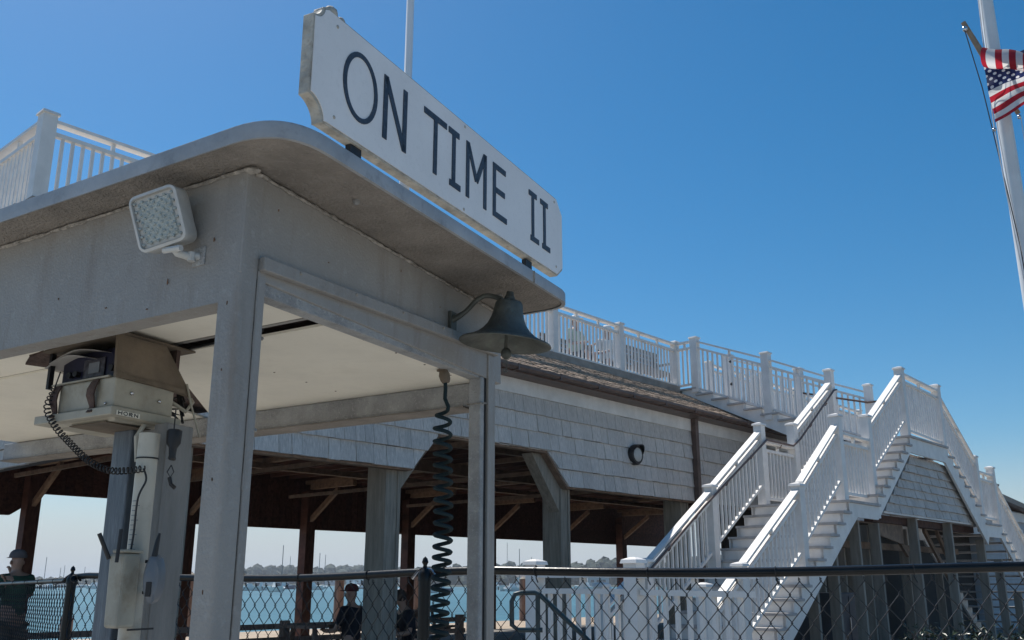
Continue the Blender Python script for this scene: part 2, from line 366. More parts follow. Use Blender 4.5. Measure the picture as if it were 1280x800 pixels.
# soffit, gutter with brackets, downspout
part('soffit', MB().box((A0 - .2, YW - .32, 2.817), (A2 + .1, YW - .002, 2.842)), M_bronze, pav)
gp = [(-.12, .0), (-.12, -.035), (-.10, -.060), (-.06, -.068), (-.02, -.060), (0, -.035), (0, .0), (-.012, .0), (-.012, -.03), (-.06, -.055), (-.108, -.03), (-.108, 0)]
gut = part('gutter', MB().extr([(A0 - .25, YW - .32 + p[0], 2.90 + p[1]) for p in gp], (A2 - A0 + .4, 0, 0)), M_bronze, pav)
gb = unit_box('gutter_bracket', M_bronze, .03, .13, .085)
for i in range(28): inst('gutter_bracket', gb, gut, (A0 + .3 + .92 * i, YW - .445, 2.822))
part('downspout', MB().box((14.60, YW - .13, G), (14.70, YW - .037, 2.815)), M_bronze, pav)
# roof slope with shingles
YE, ZE, YD, ZD = YW - .36, 2.90, 10.12, 3.76
def roofz(y): return ZE + (ZD - ZE) * (y - YE) / (YD - YE)
part('roof_slope', MB().extr([(A0 - .3, YE, ZE - .035), (A0 - .3, YD, ZD - .035), (A0 - .3, YD, ZD - .15), (A0 - .3, YE + .02, ZE - .06)], (30.4 - A0 + .6, 0, 0)), M_roofsh, pav)
mb = MB(); sy = YD - YE; nrow = 13; cnt_r = 0
L_ = sqrt((YD - YE) ** 2 + (ZD - ZE) ** 2); uy, uz = (YD - YE) / L_, (ZD - ZE) / L_
rsm = [mesh_of('roof_shingle', MB().hexa([(0, 0, .0), (w_, 0, 0), (w_, uy * .15, uz * .15), (0, uy * .15, uz * .15), (0, -uz * .016, uy * .016 + .004), (w_, -uz * .016, uy * .016 + .004), (w_, uy * .15, uz * .15 + .006), (0, uy * .15, uz * .15 + .006)]), M_roofsh) for w_ in (.10, .14, .19)]
rs = MB()
for k in range(nrow):
    y_ = YE + uy * L_ / nrow * k; z_ = ZE - .034 + uz * L_ / nrow * k; a = A0 - .3
    while a < 30.6:
        i = random.randrange(3); w_ = (.10, .14, .19)[i]; j = random.uniform(0, .014)
        me = rsm[i]
        vs = [(v.co[0] * .96 + a, v.co[1] + y_, v.co[2] * (1 + random.uniform(0, .05)) + z_ + j * (v.co[2] > .003)) for v in me.vertices]
        rs.add(vs, [tuple(p.vertices) for p in me.polygons]); a += w_ + .006
part('roof_shingle', rs, M_roofsh, pav, kind='stuff')
part('roof_slope', MB().extr([(A0 - .3, YF + .36, ZE), (A0 - .3, 20.1, 3.76), (A0 - .3, 20.1, 3.6), (A0 - .3, YF + .36, ZE - .15)], (A1 - A0 + .6, 0, 0)), M_roofsh, pav)
part('roof_hip', MB().extr([(A0 - .35, YE, 2.9), (A0 + 1.0, YD, 3.7), (A0 + 1.0, YD, 3.6), (A0 - .35, YE, 2.8)], (0, 11, 0)), M_roofsh, pav)
# roof deck
part('deck_floor', MB().box((3.45, 10.22, 3.72), (28.2, 20.1, 3.80)), M_tread, pav)
part('deck_rim', MB().box((3.45, 10.10, 3.70), (16.42, 10.19, 3.86)), M_deckrim, pav)
part('deck_rim', MB().box((18.36, 10.10, 3.70), (28.2, 10.19, 3.86)), M_deckrim, pav)
part('deck_rim', MB().box((3.40, 10.10, 3.70), (3.445, 20.1, 3.86)), M_deckrim, pav)
part('deck_kickboard', MB().box((3.5, 10.06, 3.60), (16.4, 10.10, 3.70)), M_bronze, pav)
# ceiling boards and joists
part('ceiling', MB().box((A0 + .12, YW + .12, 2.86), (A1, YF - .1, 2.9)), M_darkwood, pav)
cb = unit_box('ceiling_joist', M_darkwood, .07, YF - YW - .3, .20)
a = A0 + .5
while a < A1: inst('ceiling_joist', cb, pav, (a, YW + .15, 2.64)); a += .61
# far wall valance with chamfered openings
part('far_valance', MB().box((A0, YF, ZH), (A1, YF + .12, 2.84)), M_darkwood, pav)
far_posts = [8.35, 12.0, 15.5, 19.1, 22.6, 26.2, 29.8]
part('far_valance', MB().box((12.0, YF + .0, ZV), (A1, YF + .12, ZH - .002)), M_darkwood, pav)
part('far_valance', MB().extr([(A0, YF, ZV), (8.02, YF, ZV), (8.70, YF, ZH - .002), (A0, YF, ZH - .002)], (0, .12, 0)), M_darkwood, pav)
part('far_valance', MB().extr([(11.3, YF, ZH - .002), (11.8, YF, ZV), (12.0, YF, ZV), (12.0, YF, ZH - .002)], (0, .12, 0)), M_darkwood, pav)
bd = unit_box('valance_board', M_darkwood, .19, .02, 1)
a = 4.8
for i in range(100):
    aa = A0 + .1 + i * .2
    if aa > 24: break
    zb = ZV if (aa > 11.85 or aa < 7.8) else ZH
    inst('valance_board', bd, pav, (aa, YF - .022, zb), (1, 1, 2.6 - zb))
pm = unit_box('post', M_darkwood, .28, .30, 1)
for a in far_posts:
    p = inst('post', pm, pav, (a - .14, YF - .34, G), (1, 1, ZH + EYE + .5)); BASE[p.name] = (0, 0, 0)
    part('knee_brace', MB().beam((a, YF - .3, 1.66), (a, YF - 1.45, 2.42), .09, .14), M_beam, pav)
    part('bracket_beam', MB().box((a - .06, YF - 2.1, 2.40), (a + .06, YF - .3, 2.54)), M_beam, pav)
    part('tie_beam', MB().box((a - .08, YW + .15, 2.545), (a + .08, YF - .1, 2.64)), M_beam, pav)
for a in (6.9, 9.45, 12.9, 16.5):
    part('tie_rod', MB().beam((a, YW + .2, 1.92), (a, YF - 3, 1.92), .05, .07), M_beam, pav)
part('ridge_beam', MB().box((A0 + .2, 15.0, 2.30), (A1, 15.2, 2.54)), M_beam, pav)
part('wall_plate', MB().box((A0 + .2, 12.4, 2.42), (A1, 12.55, 2.54)), M_beam, pav)
part('wall_plate', MB().box((A0 + .2, 18.0, 2.42), (A1, 18.15, 2.54)), M_beam, pav)
# front posts
for a, w_ in ((4.75, .3), (7.66, .24), (11.05, .22), (14.35, .26), (18.0, .26), (21.7, .26), (25.3, .26)):
    part('post', MB().box((a, YW + .122, G), (a + w_, YW + .46, ZH + .3)), M_post, pav, bev=.008)
    for kx in (0, 1):
        part('post_trim', MB().box((a + kx * (w_ - .045), YW + .104, G), (a + kx * (w_ - .045) + .045, YW + .122, ZV - .03)), M_post, pav)
part('corner_brace', MB().extr([(7.901, YW + .13, 1.1), (8.5, YW + .13, ZH - .03), (8.32, YW + .13, ZH - .03), (7.901, YW + .13, 1.34)], (0, .12, 0)), M_post, pav)
part('corner_brace', MB().extr([(11.049, YW + .126, 1.0), (11.049, YW + .126, 1.40), (10.68, YW + .126, ZH - .03), (10.42, YW + .126, ZH - .03)], (0, .2, 0)), M_post, pav, bev=.006)
part('shade_backdrop', MB().box((17.0, 9.6, G), (26.5, 9.7, 2.6)), M_shade, pav)  # dark sheets added behind the stair studs, their colour painted as shade
part('shade_backdrop', MB().box((27.3, 9.6, G), (33.2, 9.7, 2.6)), M_shade, pav)
# wall lamp (round bulkhead with eyelid hood)
wl = thing('wall_lamp', 'round black hooded bulkhead lamp on the shingled pavilion wall', 'wall lamp', B, (12.8, YW - .02, 2.0))
RX = Matrix.Rotation(pi / 2, 3, 'X')
part('lamp_base', MB().lathe((12.8, YW - .02, 2.0), [(.0, 0), (.165, 0), (.165, .06), (.15, .085), (.0, .085)], 28, RX), M_black, wl)
part('lamp_lens', MB().lathe((12.8, YW - .10, 2.0), [(.115, -.02), (.112, .01), (.08, .03), (.0, .038)], 24, RX), M_led, wl)
hd = MB(); n = 16
for i in range(n):
    a0, a1 = pi * i / n, pi * (i + 1) / n
    def hp(r, a, d): return (12.8 + r * cos(a), YW - d, 2.0 + r * sin(a) * 1.0)
    hd.hexa([hp(.155, a0, .07), hp(.17, a0, .07), hp(.17, a1, .07), hp(.155, a1, .07), hp(.145, a0, .09 + .11 * sin(a0)), hp(.16, a0, .09 + .11 * sin(a0)), hp(.16, a1, .09 + .11 * sin(a1)), hp(.145, a1, .09 + .11 * sin(a1))])
part('lamp_hood', hd, M_black, wl)

# ------------------------------------------------------------------ railings
PWD = .135
BAL = mesh_of('baluster', MB().box((-.016, -.016, 0), (.016, .016, 1)), M_white)
def rail_seg(par, p, q, drop=.90, gap=.13, sp=.112, spacer=.62, thin=1.0, end=.07):
    """p, q = (a, y, z of top rail) at post centres"""
    P, Q = Vector(p), Vector(q); d = Q - P; L = Vector((d[0], d[1], 0)).length; u = d / L
    s, e = P + u * end, Q - u * end
    part('top_rail', MB().beam(s, e, .11, .036), M_white, par)
    part('second_rail', MB().beam(s - Vector((0, 0, gap)), e - Vector((0, 0, gap)), .066, .045), M_white, par)
    part('bottom_rail', MB().beam(s - Vector((0, 0, drop - .045)), e - Vector((0, 0, drop - .045)), .042, .045), M_white, par)
    n = max(1, int(L / spacer)); bk = MB()
    for i in range(1, n + (0 if n > 1 else 1)):
        c = P + d * (i / n if n > 1 else .5); bk.box((c[0] - .02, c[1] - .02, c[2] - gap + .001), (c[0] + .02, c[1] + .02, c[2] - .037))
    if bk.v: part('rail_spacer', bk, M_white, par)
    m = max(1, round((L - 2 * end) / sp)); h = drop - gap - .05
    ang = atan2(d[1], d[0])
    for i in range(1, m):
        c = s + (e - s) * (i / m)
        inst('baluster', BAL, par, (c[0], c[1], c[2] - drop + .03), (1, 1, h - .002), (0, 0, ang))
def post(par, a, y, zb, zt, w_=PWD, name='post'):
    p = part(name, MB().box((a - w_ / 2, y - w_ / 2, zb), (a + w_ / 2, y + w_ / 2, zt - .05)), M_white, par)
    part('post_cap', MB().box((a - w_ / 2 - .02, y - w_ / 2 - .02, zt - .05), (a + w_ / 2 + .02, y + w_ / 2 + .02, zt - .028)).extr(
        [(a - w_ / 2 - .02, y - w_ / 2 - .02, zt - .028), (a + w_ / 2 + .02, y - w_ / 2 - .02, zt - .028), (a + w_ / 2, y - w_ / 2, zt), (a - w_ / 2, y - w_ / 2, zt)], (0, .0, 0)) if False else
        MB().hexa([(a - w_ / 2 - .02, y - w_ / 2 - .02, zt - .05), (a + w_ / 2 + .02, y - w_ / 2 - .02, zt - .05), (a + w_ / 2 + .02, y + w_ / 2 + .02, zt - .05), (a - w_ / 2 - .02, y + w_ / 2 + .02, zt - .05),
                   (a - w_ / 2 - .012, y - w_ / 2 - .012, zt - .02), (a + w_ / 2 + .012, y - w_ / 2 - .012, zt - .02), (a + w_ / 2 + .012, y + w_ / 2 + .012, zt - .02), (a - w_ / 2 - .012, y + w_ / 2 + .012, zt - .02)]).hexa(
                  [(a - w_ / 2 - .012, y - w_ / 2 - .012, zt - .02), (a + w_ / 2 + .012, y - w_ / 2 - .012, zt - .02), (a + w_ / 2 + .012, y + w_ / 2 + .012, zt - .02), (a - w_ / 2 - .012, y + w_ / 2 + .012, zt - .02),
                   (a - .02, y - .02, zt), (a + .02, y - .02, zt), (a + .02, y + .02, zt), (a - .02, y + .02, zt)]), M_white, p)
    return p
ZR = 4.77
dr = thing('deck_railing', 'long white picket railing along the roof deck edge above the brown gutter', 'railing', B, (8.4, 10.19, 3.86))
pa = [6.4, 8.42, 10.43, 12.45, 14.45, 16.42]
for a in pa: post(dr, a, 10.19, 3.86, 4.84)
for i in range(len(pa) - 1): rail_seg(dr, (pa[i], 10.19, ZR), (pa[i + 1], 10.19, ZR), .90)
dl = thing('deck_railing', 'white railing corner with one capped post rising above the left end of the ferry roof', 'railing', B, (3.5, 10.19, 3.86))
post(dl, 3.5, 9.80, 3.6, 4.86, .15); rail_seg(dl, (3.5, 9.80, ZR), (6.4, 9.80, ZR), .90)
post(dl, 6.4, 9.80, 3.6, 4.84)
post(dl, 3.5, 12.6, 3.86, 4.86); rail_seg(dl, (3.5, 9.80, ZR), (3.5, 12.6, ZR), .90); rail_seg(dl, (3.5, 12.6, ZR), (3.5, 15.4, ZR), .90)
post(dl, 3.5, 15.4, 3.86, 4.86)
part('landing_floor', MB().box((3.42, 9.7, 3.72), (6.5, 10.1, 3.84)), M_deckrim, dl)
# walkway from the deck down to the stair head
wk = thing('walkway_railing', 'near white railing stepping down from the roof deck towards the top of the stairs', 'railing', B, (16.48, 9.75, 3.7))
post(wk, 16.48, 9.75, 3.70, 4.87, .15); post(wk, 16.48, 8.2, 2.96, 4.30, .15)
rail_seg(wk, (16.42, 10.19, ZR), (16.48, 9.75, 4.79), .93, spacer=.3)
rail_seg(wk, (16.48, 9.75, 4.79), (16.48, 8.2, 4.17), 1.02); rail_seg(wk, (16.48, 8.2, 4.17), (16.52, 7.0, 3.64), 1.0)
wf = thing('walkway_railing', 'far white railing with a black latch on its post at the roof deck gate', 'railing', B, (18.3, 9.75, 3.7))
post(wf, 18.3, 10.0, 3.70, 4.86, .17); post(wf, 18.3, 8.4, 3.0, 4.32, .15)
rail_seg(wf, (18.3, 10.0, 4.76), (18.3, 8.4, 4.18), 1.0); rail_seg(wf, (18.3, 8.4, 4.18), (18.34, 7.0, 3.62), .96)
part('gate_latch', MB().ball((18.2, 9.9, 4.16), .035).ball((18.2, 9.9, 4.66), .03), M_black, wf)
dr2 = thing('deck_railing', 'white picket railing of the roof deck seen beyond the gate and stair head', 'railing', B, (18.5, 10.6, 3.8))
pb = [18.5, 20.6, 22.7, 24.8, 26.9]
for a in pb: post(dr2, a, 10.6, 3.8, 4.84)
for i in range(4): rail_seg(dr2, (pb[i], 10.6, ZR), (pb[i + 1], 10.6, ZR), .9)

# ------------------------------------------------------------------ staircase
sc_ = thing('staircase', 'white double flight outdoor staircase climbing to a shingled arch beside the pavilion', 'staircase', B, (13, 5.6, G))
YS0, YS1 = 5.53, 7.10
top_z = 2.375
def step(a0, a1, z, rz=None, ra=None, rh=.17, name='tread'):
    part(name, MB().box((a0, YS0, z - .034), (a1, YS1, z)), M_tread, sc_)
    if ra is not None: part('riser', MB().box((ra, YS0 + .035, z - rh + .001), (ra + .02, YS1, z - .035)), M_white, sc_)
saw = []
# lower left flight (landing at 1.14), upper left flight, right flights
R1, U1 = .167, .247
lowst = [(13.42 - U1 * k, 1.14 - R1 * k) for k in range(0, 16)]
for k, (a, z) in enumerate(lowst):
    if k: step(a - .03, a + U1 + .01, z, ra=a, rh=R1)
part('riser', MB().box((13.42, YS0 + .035, 1.14 - R1), (13.44, YS1, 1.105)), M_white, sc_)
for i in range(5): part('landing_board', MB().box((13.39 + i * .232, YS0, 1.106), (13.39 + i * .232 + .226, YS1, 1.14)), M_tread, sc_)
R2, U2 = .1545, .235
for k in range(1, 8): step(14.53 + U2 * (k - 1) - .03, 14.53 + U2 * k + .01, 1.14 + R2 * k, ra=14.53 + U2 * (k - 1), rh=R2)
part('riser', MB().box((14.53 + U2 * 7, YS0 + .035, top_z - R2), (14.55 + U2 * 7, YS1, top_z - .036)), M_white, sc_)
for i in range(8): part('landing_board', MB().box((16.14 + i * .239, YS0, top_z - .034), (16.14 + i * .239 + .233, YS1, top_z)), M_tread, sc_)
R3, U3 = .16, .247
for k in range(1, 8): step(18.05 + U3 * (k - 1) - .01, 18.05 + U3 * k + .03, top_z - R3 * k, ra=18.02 + U3 * (k - 1) , rh=0)
for i in range(4): part('landing_board', MB().box((19.76 + i * .245, YS0, 1.066), (19.76 + i * .245 + .239, YS1, 1.10)), M_tread, sc_)
for k in range(1, 15): step(20.74 + U3 * (k - 1) - .01, 20.74 + U3 * k + .03, 1.10 - R3 * k)
# front stringer plate: sawtooth top, straight bottom, several pieces butted
def plate(pts, y0=YS0 + .03, th=.04, m=M_white, nm='stringer'):
    return part(nm, MB().extr([(p[0], y0, p[1]) for p in pts], (0, th, 0)), m, sc_)
def flight_plate(noses, zbot, up, y0=YS0 + .03, th=.04):
    """one quad per tread keeps every piece convex"""
    mb = MB()
    for (a0, a1, zt) in noses: mb.extr([(a0, y0, zbot(a0)), (a1, y0, zbot(a1)), (a1, y0, zt), (a0, y0, zt)], (0, th, 0))
    part('stringer', mb, M_white, sc_)
bl = lambda a: .218 + .684 * (a - 12.667)
bu = lambda a: .903 + .70 * (a - 14.464)
br_ = lambda a: 2.072 - .72 * (a - 17.853)
br2 = lambda a: .80 - .66 * (a - 20.72)
for yy in (YS0 + .03, YS1 - .06):
    flight_plate([(13.42 - U1 * k, 13.42 - U1 * (k - 1), 1.14 - R1 * k - .036) for k in range(15, 0, -1)], bl, 1, yy)
    plate([(13.42, bl(13.42)), (13.69, .905), (14.46, .905), (14.53, bu(14.53)), (14.53, 1.104), (13.42, 1.104)], yy)
    flight_plate([(14.53 + U2 * (k - 1), 14.53 + U2 * k, 1.14 + R2 * k - .036) for k in range(1, 8)], bu, 1, yy)
    plate([(16.175, 2.085), (17.853, 2.072), (18.05, br_(18.05)), (18.05, 2.339), (16.175, 2.339)], yy)
    flight_plate([(18.05 + U3 * (k - 1), 18.05 + U3 * k, top_z - R3 * k - .036) for k in range(1, 8)], br_, 1, yy)
    plate([(19.78, br_(19.78)), (19.9, .84), (20.68, .84), (20.74, br2(20.74)), (20.74, 1.064), (19.78, 1.064)], yy)
    flight_plate([(20.74 + U3 * (k - 1), 20.74 + U3 * k, 1.10 - R3 * k - .036) for k in range(1, 15)], br2, 1, yy)
# gable panel with shingles under the arch
GY = 5.70
gab = [(15.3, 1.075), (20.03, 1.075), (18.40, 2.14), (16.66, 2.14)]
gabc = [(15.02, 1.075), (20.03, 1.075), (18.40, 2.30), (16.50, 2.10)]
reg = [(15.02, 1.075), (20.03, 1.075), (18.55, 2.06), (16.45, 2.06)]
part('gable_panel', MB().extr([(p[0], GY, p[1]) for p in reg], (0, .1, 0)), M_wallback, sc_)
shingle_wall(sc_, [reg], 15.0, 20.05, 1.075, 7, .141, GY, 200)
part('gable_sill', MB().box((15.0, GY - .03, 1.04), (20.05, GY + .1, 1.072)), M_whitewall, sc_)
# support studs, braces
def stud(a, y, z1, w_=.06, d=.15, m=M_ply):
    part('stud', MB().box((a - w_, y, G), (a, y + d, z1)), m, sc_)
for a in (14.06, 14.83): stud(a, 5.70, .88)
for a in (13.2, 12.5): stud(a, 5.70, bl(a) - .02)
for a, z1 in ((16.56, 1.04), (18.30, 1.04), (20.12, .80), (21.15, bl(12) * 0 + .45), (22.2, -.2)): stud(a, 5.72, z1, .08)
for a in (15.35, 17.3, 19.2, 13.9, 16.2, 21.0): stud(a, 6.86, 1.0 if a < 20 else .4)
for (a0, z0, a1, z1) in ((16.9, 1.0, 17.55, .55), (18.5, 1.02, 19.9, -.1), (19.2, 1.0, 20.0, .2)):
    part('cross_brace', MB().beam((a0, 6.3, z0), (a1, 6.3, z1), .05, .12), M_beam, sc_)
part('cross_beam', MB().box((14.6, 6.5, .55), (21, 6.6, .66)), M_beam, sc_)
part('cross_beam', MB().box((15.0, 5.86, .92), (20.0, 6.0, 1.038)), M_darkwood, sc_)
part('gusset_board', MB().extr([(15.35, 5.9, 1.03), (16.35, 5.9, 1.03), (16.35, 5.9, .6), (15.35, 5.9, .72)], (0, .03, 0)), M_beam, sc_)
# walkway steps and their skirts
ws = thing('walkway_steps', 'white steps and side skirt bridging the roof deck and the stair head over the gutter', 'steps', B, (17.4, 9, 3))
n = 9
for k in range(n):
    yb = 10.08 - .345 * k; z = 3.80 - .1425 * k
    if k: part('step_board', MB().box((16.40, yb - .36, z - .035), (18.36, yb + .01, z)), M_tread, ws)
    else: part('step_board', MB().box((16.40, 9.72, 3.765), (18.36, 10.22, 3.80)), M_tread, ws)
    part('step_riser', MB().box((16.46, yb - .345, z - .1425), (18.3, yb - .325, z - .036)), M_white, ws)
for aa in (16.44, 18.28):
    mb = MB()
    for k in range(n):
        yb = 10.08 - .345 * k; z = 3.80 - .1425 * k; zb = lambda y_: 3.716 - .487 * (10.08 - y_)
        mb.extr([(aa, yb - .345, zb(yb - .345)), (aa, yb, zb(yb)), (aa, yb, z - .036), (aa, yb - .345, z - .036)], (.05, 0, 0))
    part('side_skirt', mb, M_white, ws)
part('step_board', MB().box((16.46, 6.98, 2.34), (18.3, 7.6, 2.375 - .037)), M_tread, ws)
part('bridge_beam', MB().box((16.5, 7.1, 2.15), (16.55, 8.5, 2.33)).box((18.2, 7.1, 2.15), (18.25, 8.5, 2.33)), M_white, ws)
# stair railings
fr = thing('stair_railing', 'front white picket railing rising and falling over the arched staircase', 'railing', B, (13.6, 5.73, 1.14))
yf = 5.73
for a, zt, zb in ((10.45, .235, -.95), (12.15, 1.30, .2), (13.62, 2.43, .9), (14.77, 2.57, .95), (16.50, 3.63, 2.2), (18.33, 3.60, 2.2), (20.10, 2.44, .95), (21.15, 2.31, .95), (23.4, .8, -.8)):
    post(fr, a, yf, zb, zt)
rail_seg(fr, (9.6, yf, -.35), (10.45, yf, .19), .86); post(fr, 9.6, yf, G, .0)
rail_seg(fr, (10.45, yf, .19), (12.15, yf, 1.24), .86); rail_seg(fr, (12.15, yf, 1.27), (13.62, yf, 2.30), .86)
rail_seg(fr, (13.62, yf, 2.16), (14.77, yf, 2.16), .92)
rail_seg(fr, (14.77, yf, 2.45), (16.50, yf, 3.52), .86)
rail_seg(fr, (16.50, yf, 3.53), (18.33, yf, 3.48), 1.02)
rail_seg(fr, (18.33, yf, 3.42), (20.10, yf, 2.34), .86); rail_seg(fr, (20.10, yf, 2.14), (21.15, yf, 2.12), .92)
rail_seg(fr, (21.15, yf, 2.06), (23.4, yf, .60), .86)
bk_ = thing('stair_railing', 'rear white picket railing with a brown pipe handrail along the left stair flights', 'railing', B, (13.6, 7.0, 1.14))
yb_ = 7.0
for a, zt, zb in ((10.35, .30, -.95), (12.05, 1.36, .1), (13.66, 2.44, .9), (14.82, 2.58, .95), (16.52, 3.79, 2.0), (18.34, 3.79, 2.0)):
    post(bk_, a, yb_, zb, zt)
rail_seg(bk_, (9.4, yb_, -.30), (10.35, yb_, .27), .86); post(bk_, 9.4, yb_, G, .0)
rail_seg(bk_, (10.35, yb_, .24), (12.05, yb_, 1.29), .88, thin=1); rail_seg(bk_, (12.05, yb_, 1.31), (13.66, yb_, 2.33), .88)
rail_seg(bk_, (13.66, yb_, 2.16), (14.82, yb_, 2.16), .92); rail_seg(bk_, (14.82, yb_, 2.49), (16.52, yb_, 3.56), .88)
rail_seg(bk_, (18.34, yb_, 3.50), (20.10, yb_, 2.40), .88); post(bk_, 20.1, yb_, .95, 2.44)
hr = [(16.62, 6.92, 3.40), (16.45, 6.90, 3.36), (14.9, 6.90, 2.30), (14.62, 6.90, 2.16), (13.85, 6.90, 2.16), (13.7, 6.90, 2.16), (11.7, 6.90, 1.02), (9.7, 6.90, -.22)]
part('handrail', MB().tube(hr, .017, 10), M_bronze, bk_)
br = MB()
for (a, z) in ((16.1, 3.1), (15.4, 2.63), (14.2, 2.15), (13.2, 1.88), (12.4, 1.42), (11.5, .9), (10.8, .46)):
    br.tube([(a, 6.90, z - .02), (a, 6.93, z - .06), (a, 6.985, z - .06)], .009, 6)
part('handrail_bracket', br, M_bronze, bk_)
part('handrail', MB().tube([(18.22, 8.3, 3.75), (18.24, 7.0, 3.40), (18.3, 6.6, 3.40)], .021, 10), M_bronze, wf)
# ramp platform railing at the foot of the stairs
rp_ = thing('ramp_railing', 'white picket railing with two square capped posts behind the chain link fence', 'railing', B, (6.6, 4.6, G))
for y_, zt in ((5.64, .20), (4.58, .20)): post(rp_, 6.6, y_, G, zt, .125)
rail_seg(rp_, (6.6, 5.64, .075), (6.6, 4.58, .075), 1.0, gap=.125, spacer=2, sp=.105); rail_seg(rp_, (6.6, 4.58, .07), (6.6, 3.45, .06), 1.0, gap=.125, sp=.105, spacer=2)
# dark tube handrail
tr_ = thing('tube_handrail', 'dark teal metal tube handrail with a rounded loop end behind the fence', 'handrail', E, (.05, 6.5, G))
part('rail_tube', MB().tube([(.20, 6.5, -.30), (.04, 6.5, -.30), (0, 6.5, -.27), (-.002, 6.5, -.12), (.02, 6.5, -.075), (.06, 6.5, -.066), (.15, 6.5, -.066), (.19, 6.5, -.085), (.46, 6.45, -.33), (.9, 6.4, -.75)], .016, 10), M_pipe, tr_)
part('rail_leg', MB().tube([(.17, 6.5, -.08), (.17, 6.5, G)], .016, 10), M_pipe, tr_)
part('rail_leg', MB().tube([(.75, 6.42, -.60), (.75, 6.42, G)], .016, 10), M_pipe, tr_)

# ------------------------------------------------------------------ chain link fence
FP = [(-5.2, 9.3, -.03), (-4.44, 8.5, -.013), (-2.93, 6.45, .012), (-2.73, 6.3, .042), (-1.324, 5.4, .021), (-.42, 4.72, .048), (-.073, 4.45, .053), (.476, 4.15, .041), (.917, 4.0, .039), (1.388, 3.85, .046), (1.942, 3.7, .058), (2.9, 3.45, .07)]
FP = [(p[0], p[1], p[2] + .0) for p in FP]
fe = thing('chain_link_fence', 'black chain link fence with a pipe top rail crossing the whole foreground', 'fence', E, (0, 4.4, G))
def smooth(P, n=6):
    out = []
    for i in range(len(P) - 1):
        p0 = Vector(P[max(i - 1, 0)]); p1 = Vector(P[i]); p2 = Vector(P[i + 1]); p3 = Vector(P[min(i + 2, len(P) - 1)])
        for k in range(n):
            t = k / n; out.append(.5 * ((2 * p1) + (p2 - p0) * t + (2 * p0 - 5 * p1 + 4 * p2 - p3) * t * t + (3 * p1 - p0 - 3 * p2 + p3) * t ** 3))
    out.append(Vector(P[-1])); return out
part('top_rail', MB().tube(smooth(FP[:3], 4), .016, 12), M_fence, fe)
part('top_rail', MB().tube([Vector(FP[2]) + Vector((.02, 0, .02))] + smooth(FP[3:7], 6), .019, 14), M_fence, fe)
part('top_rail', MB().tube(smooth(FP[6:], 6), .019, 14), M_fence, fe)
def along(P):
    L = [0]
    for i in range(1, len(P)): L.append(L[-1] + (Vector(P[i][:2]) - Vector(P[i - 1][:2])).length)
    return L
SP = smooth(FP, 6); SL = along(SP)
def fpt(s):
    s = max(0, min(SL[-1] - 1e-6, s))
    import bisect
    i = bisect.bisect_right(SL, s) - 1; t = (s - SL[i]) / (SL[i + 1] - SL[i]); return SP[i].lerp(SP[i + 1], t)
# woven mesh: each wire is a zigzag; adjacent wires interlock
DW, DH = .082, .108
wires = MB(); S = 0; k = 0; ftop = -.035
r_w = .0030
def wire(path, r):
    n = 4; vs = []; fs = []
    for i, p in enumerate(path):
        d = (path[min(i + 1, len(path) - 1)] - path[max(i - 1, 0)])
        d.normalize(); u = Vector((0, 0, 1)).cross(d); u = u.normalized() if u.length > 1e-5 else Vector((1, 0, 0)); v = d.cross(u)
        for q in range(n): a = 2 * pi * q / n + .78; vs.append(p + (u * cos(a) + v * sin(a)) * r)
    for i in range(len(path) - 1):
        for q in range(n): fs.append((i * n + q, i * n + (q + 1) % n, (i + 1) * n + (q + 1) % n, (i + 1) * n + q))
    wires.add(vs, fs)
while S < SL[-1]:
    path = []; z = ftop; j = 0
    if True:
        while z > -.95:
            s_ = S + (DW / 2 + .003 if (j % 2) else -.003)
            p = fpt(s_); t = fpt(s_ + .02) - fpt(s_ - .02); t.z = 0; t.normalize(); nn = Vector((-t.y, t.x, 0))
            path.append(Vector((p.x, p.y, p.z + z)) + nn * (.003 if j % 2 else -.003)); z -= DH / 2; j += 1
        wire(path, r_w)
        # twisted knuckle on top
        p = path[0]; wire([p, p + Vector((0, 0, .012)), p + Vector((.006, 0, .004))], r_w)
    # partner strand mirrored
    path = []; z = ftop; j = 0
    while z > -.95:
        s_ = S + DW / 2 + (DW / 2 + .003 if not (j % 2) else -.003) - 0
        p = fpt(s_); t = fpt(s_ + .02) - fpt(s_ - .02); t.z = 0; t.normalize(); nn = Vector((-t.y, t.x, 0))
        path.append(Vector((p.x, p.y, p.z + z)) + nn * (-.003 if j % 2 else .003)); z -= DH / 2; j += 1
    wire(path, r_w)
    S += DW
wires.smooth = False
part('wire_mesh', wires, M_wire, fe, kind='stuff')
def fpost(x, y, zt, cap):
    p = part('fence_post', MB().tube([(x, y, G), (x, y, zt)], .03, 14), M_fence, fe)
    part('post_cap', MB().lathe((x, y, zt), [(.034, -.03), (.034, 0), (.026, .018), (.012, .03), (.009, .045), (.016, .058), (.011, .075), (.0005, .085)], 14), M_fence, p)
    part('rail_clamp', MB().tube([(x - .06, y + .0, zt - .02), (x - .035, y, zt + .012), (x - .01, y, zt + .03), (x + .03, y, zt + .02), (x + .06, y, zt - .01)], .008, 8), M_sound if cap else M_fence, p)
fpost(-2.86, 6.36, .02, 0); fpost(-.415, 4.66, .035, 1)
for s_ in [i * .52 + .2 for i in range(28)]:
    p = fpt(s_); t = (fpt(s_ + .02) - fpt(s_ - .02)).normalized(); nn = Vector((-t.y, t.x, 0)).normalized(); up = Vector((0, 0, 1))
    if p.y > 8: continue
    ring = [p + (nn * cos(a) + up * sin(a)) * .022 for a in [2 * pi * q / 10 for q in range(10)]] + [p + nn * .022, p - up * .03, p - up * .05 + t * .01]
    part('wire_tie', MB().tube(ring, .0028, 5), M_wire, fe)

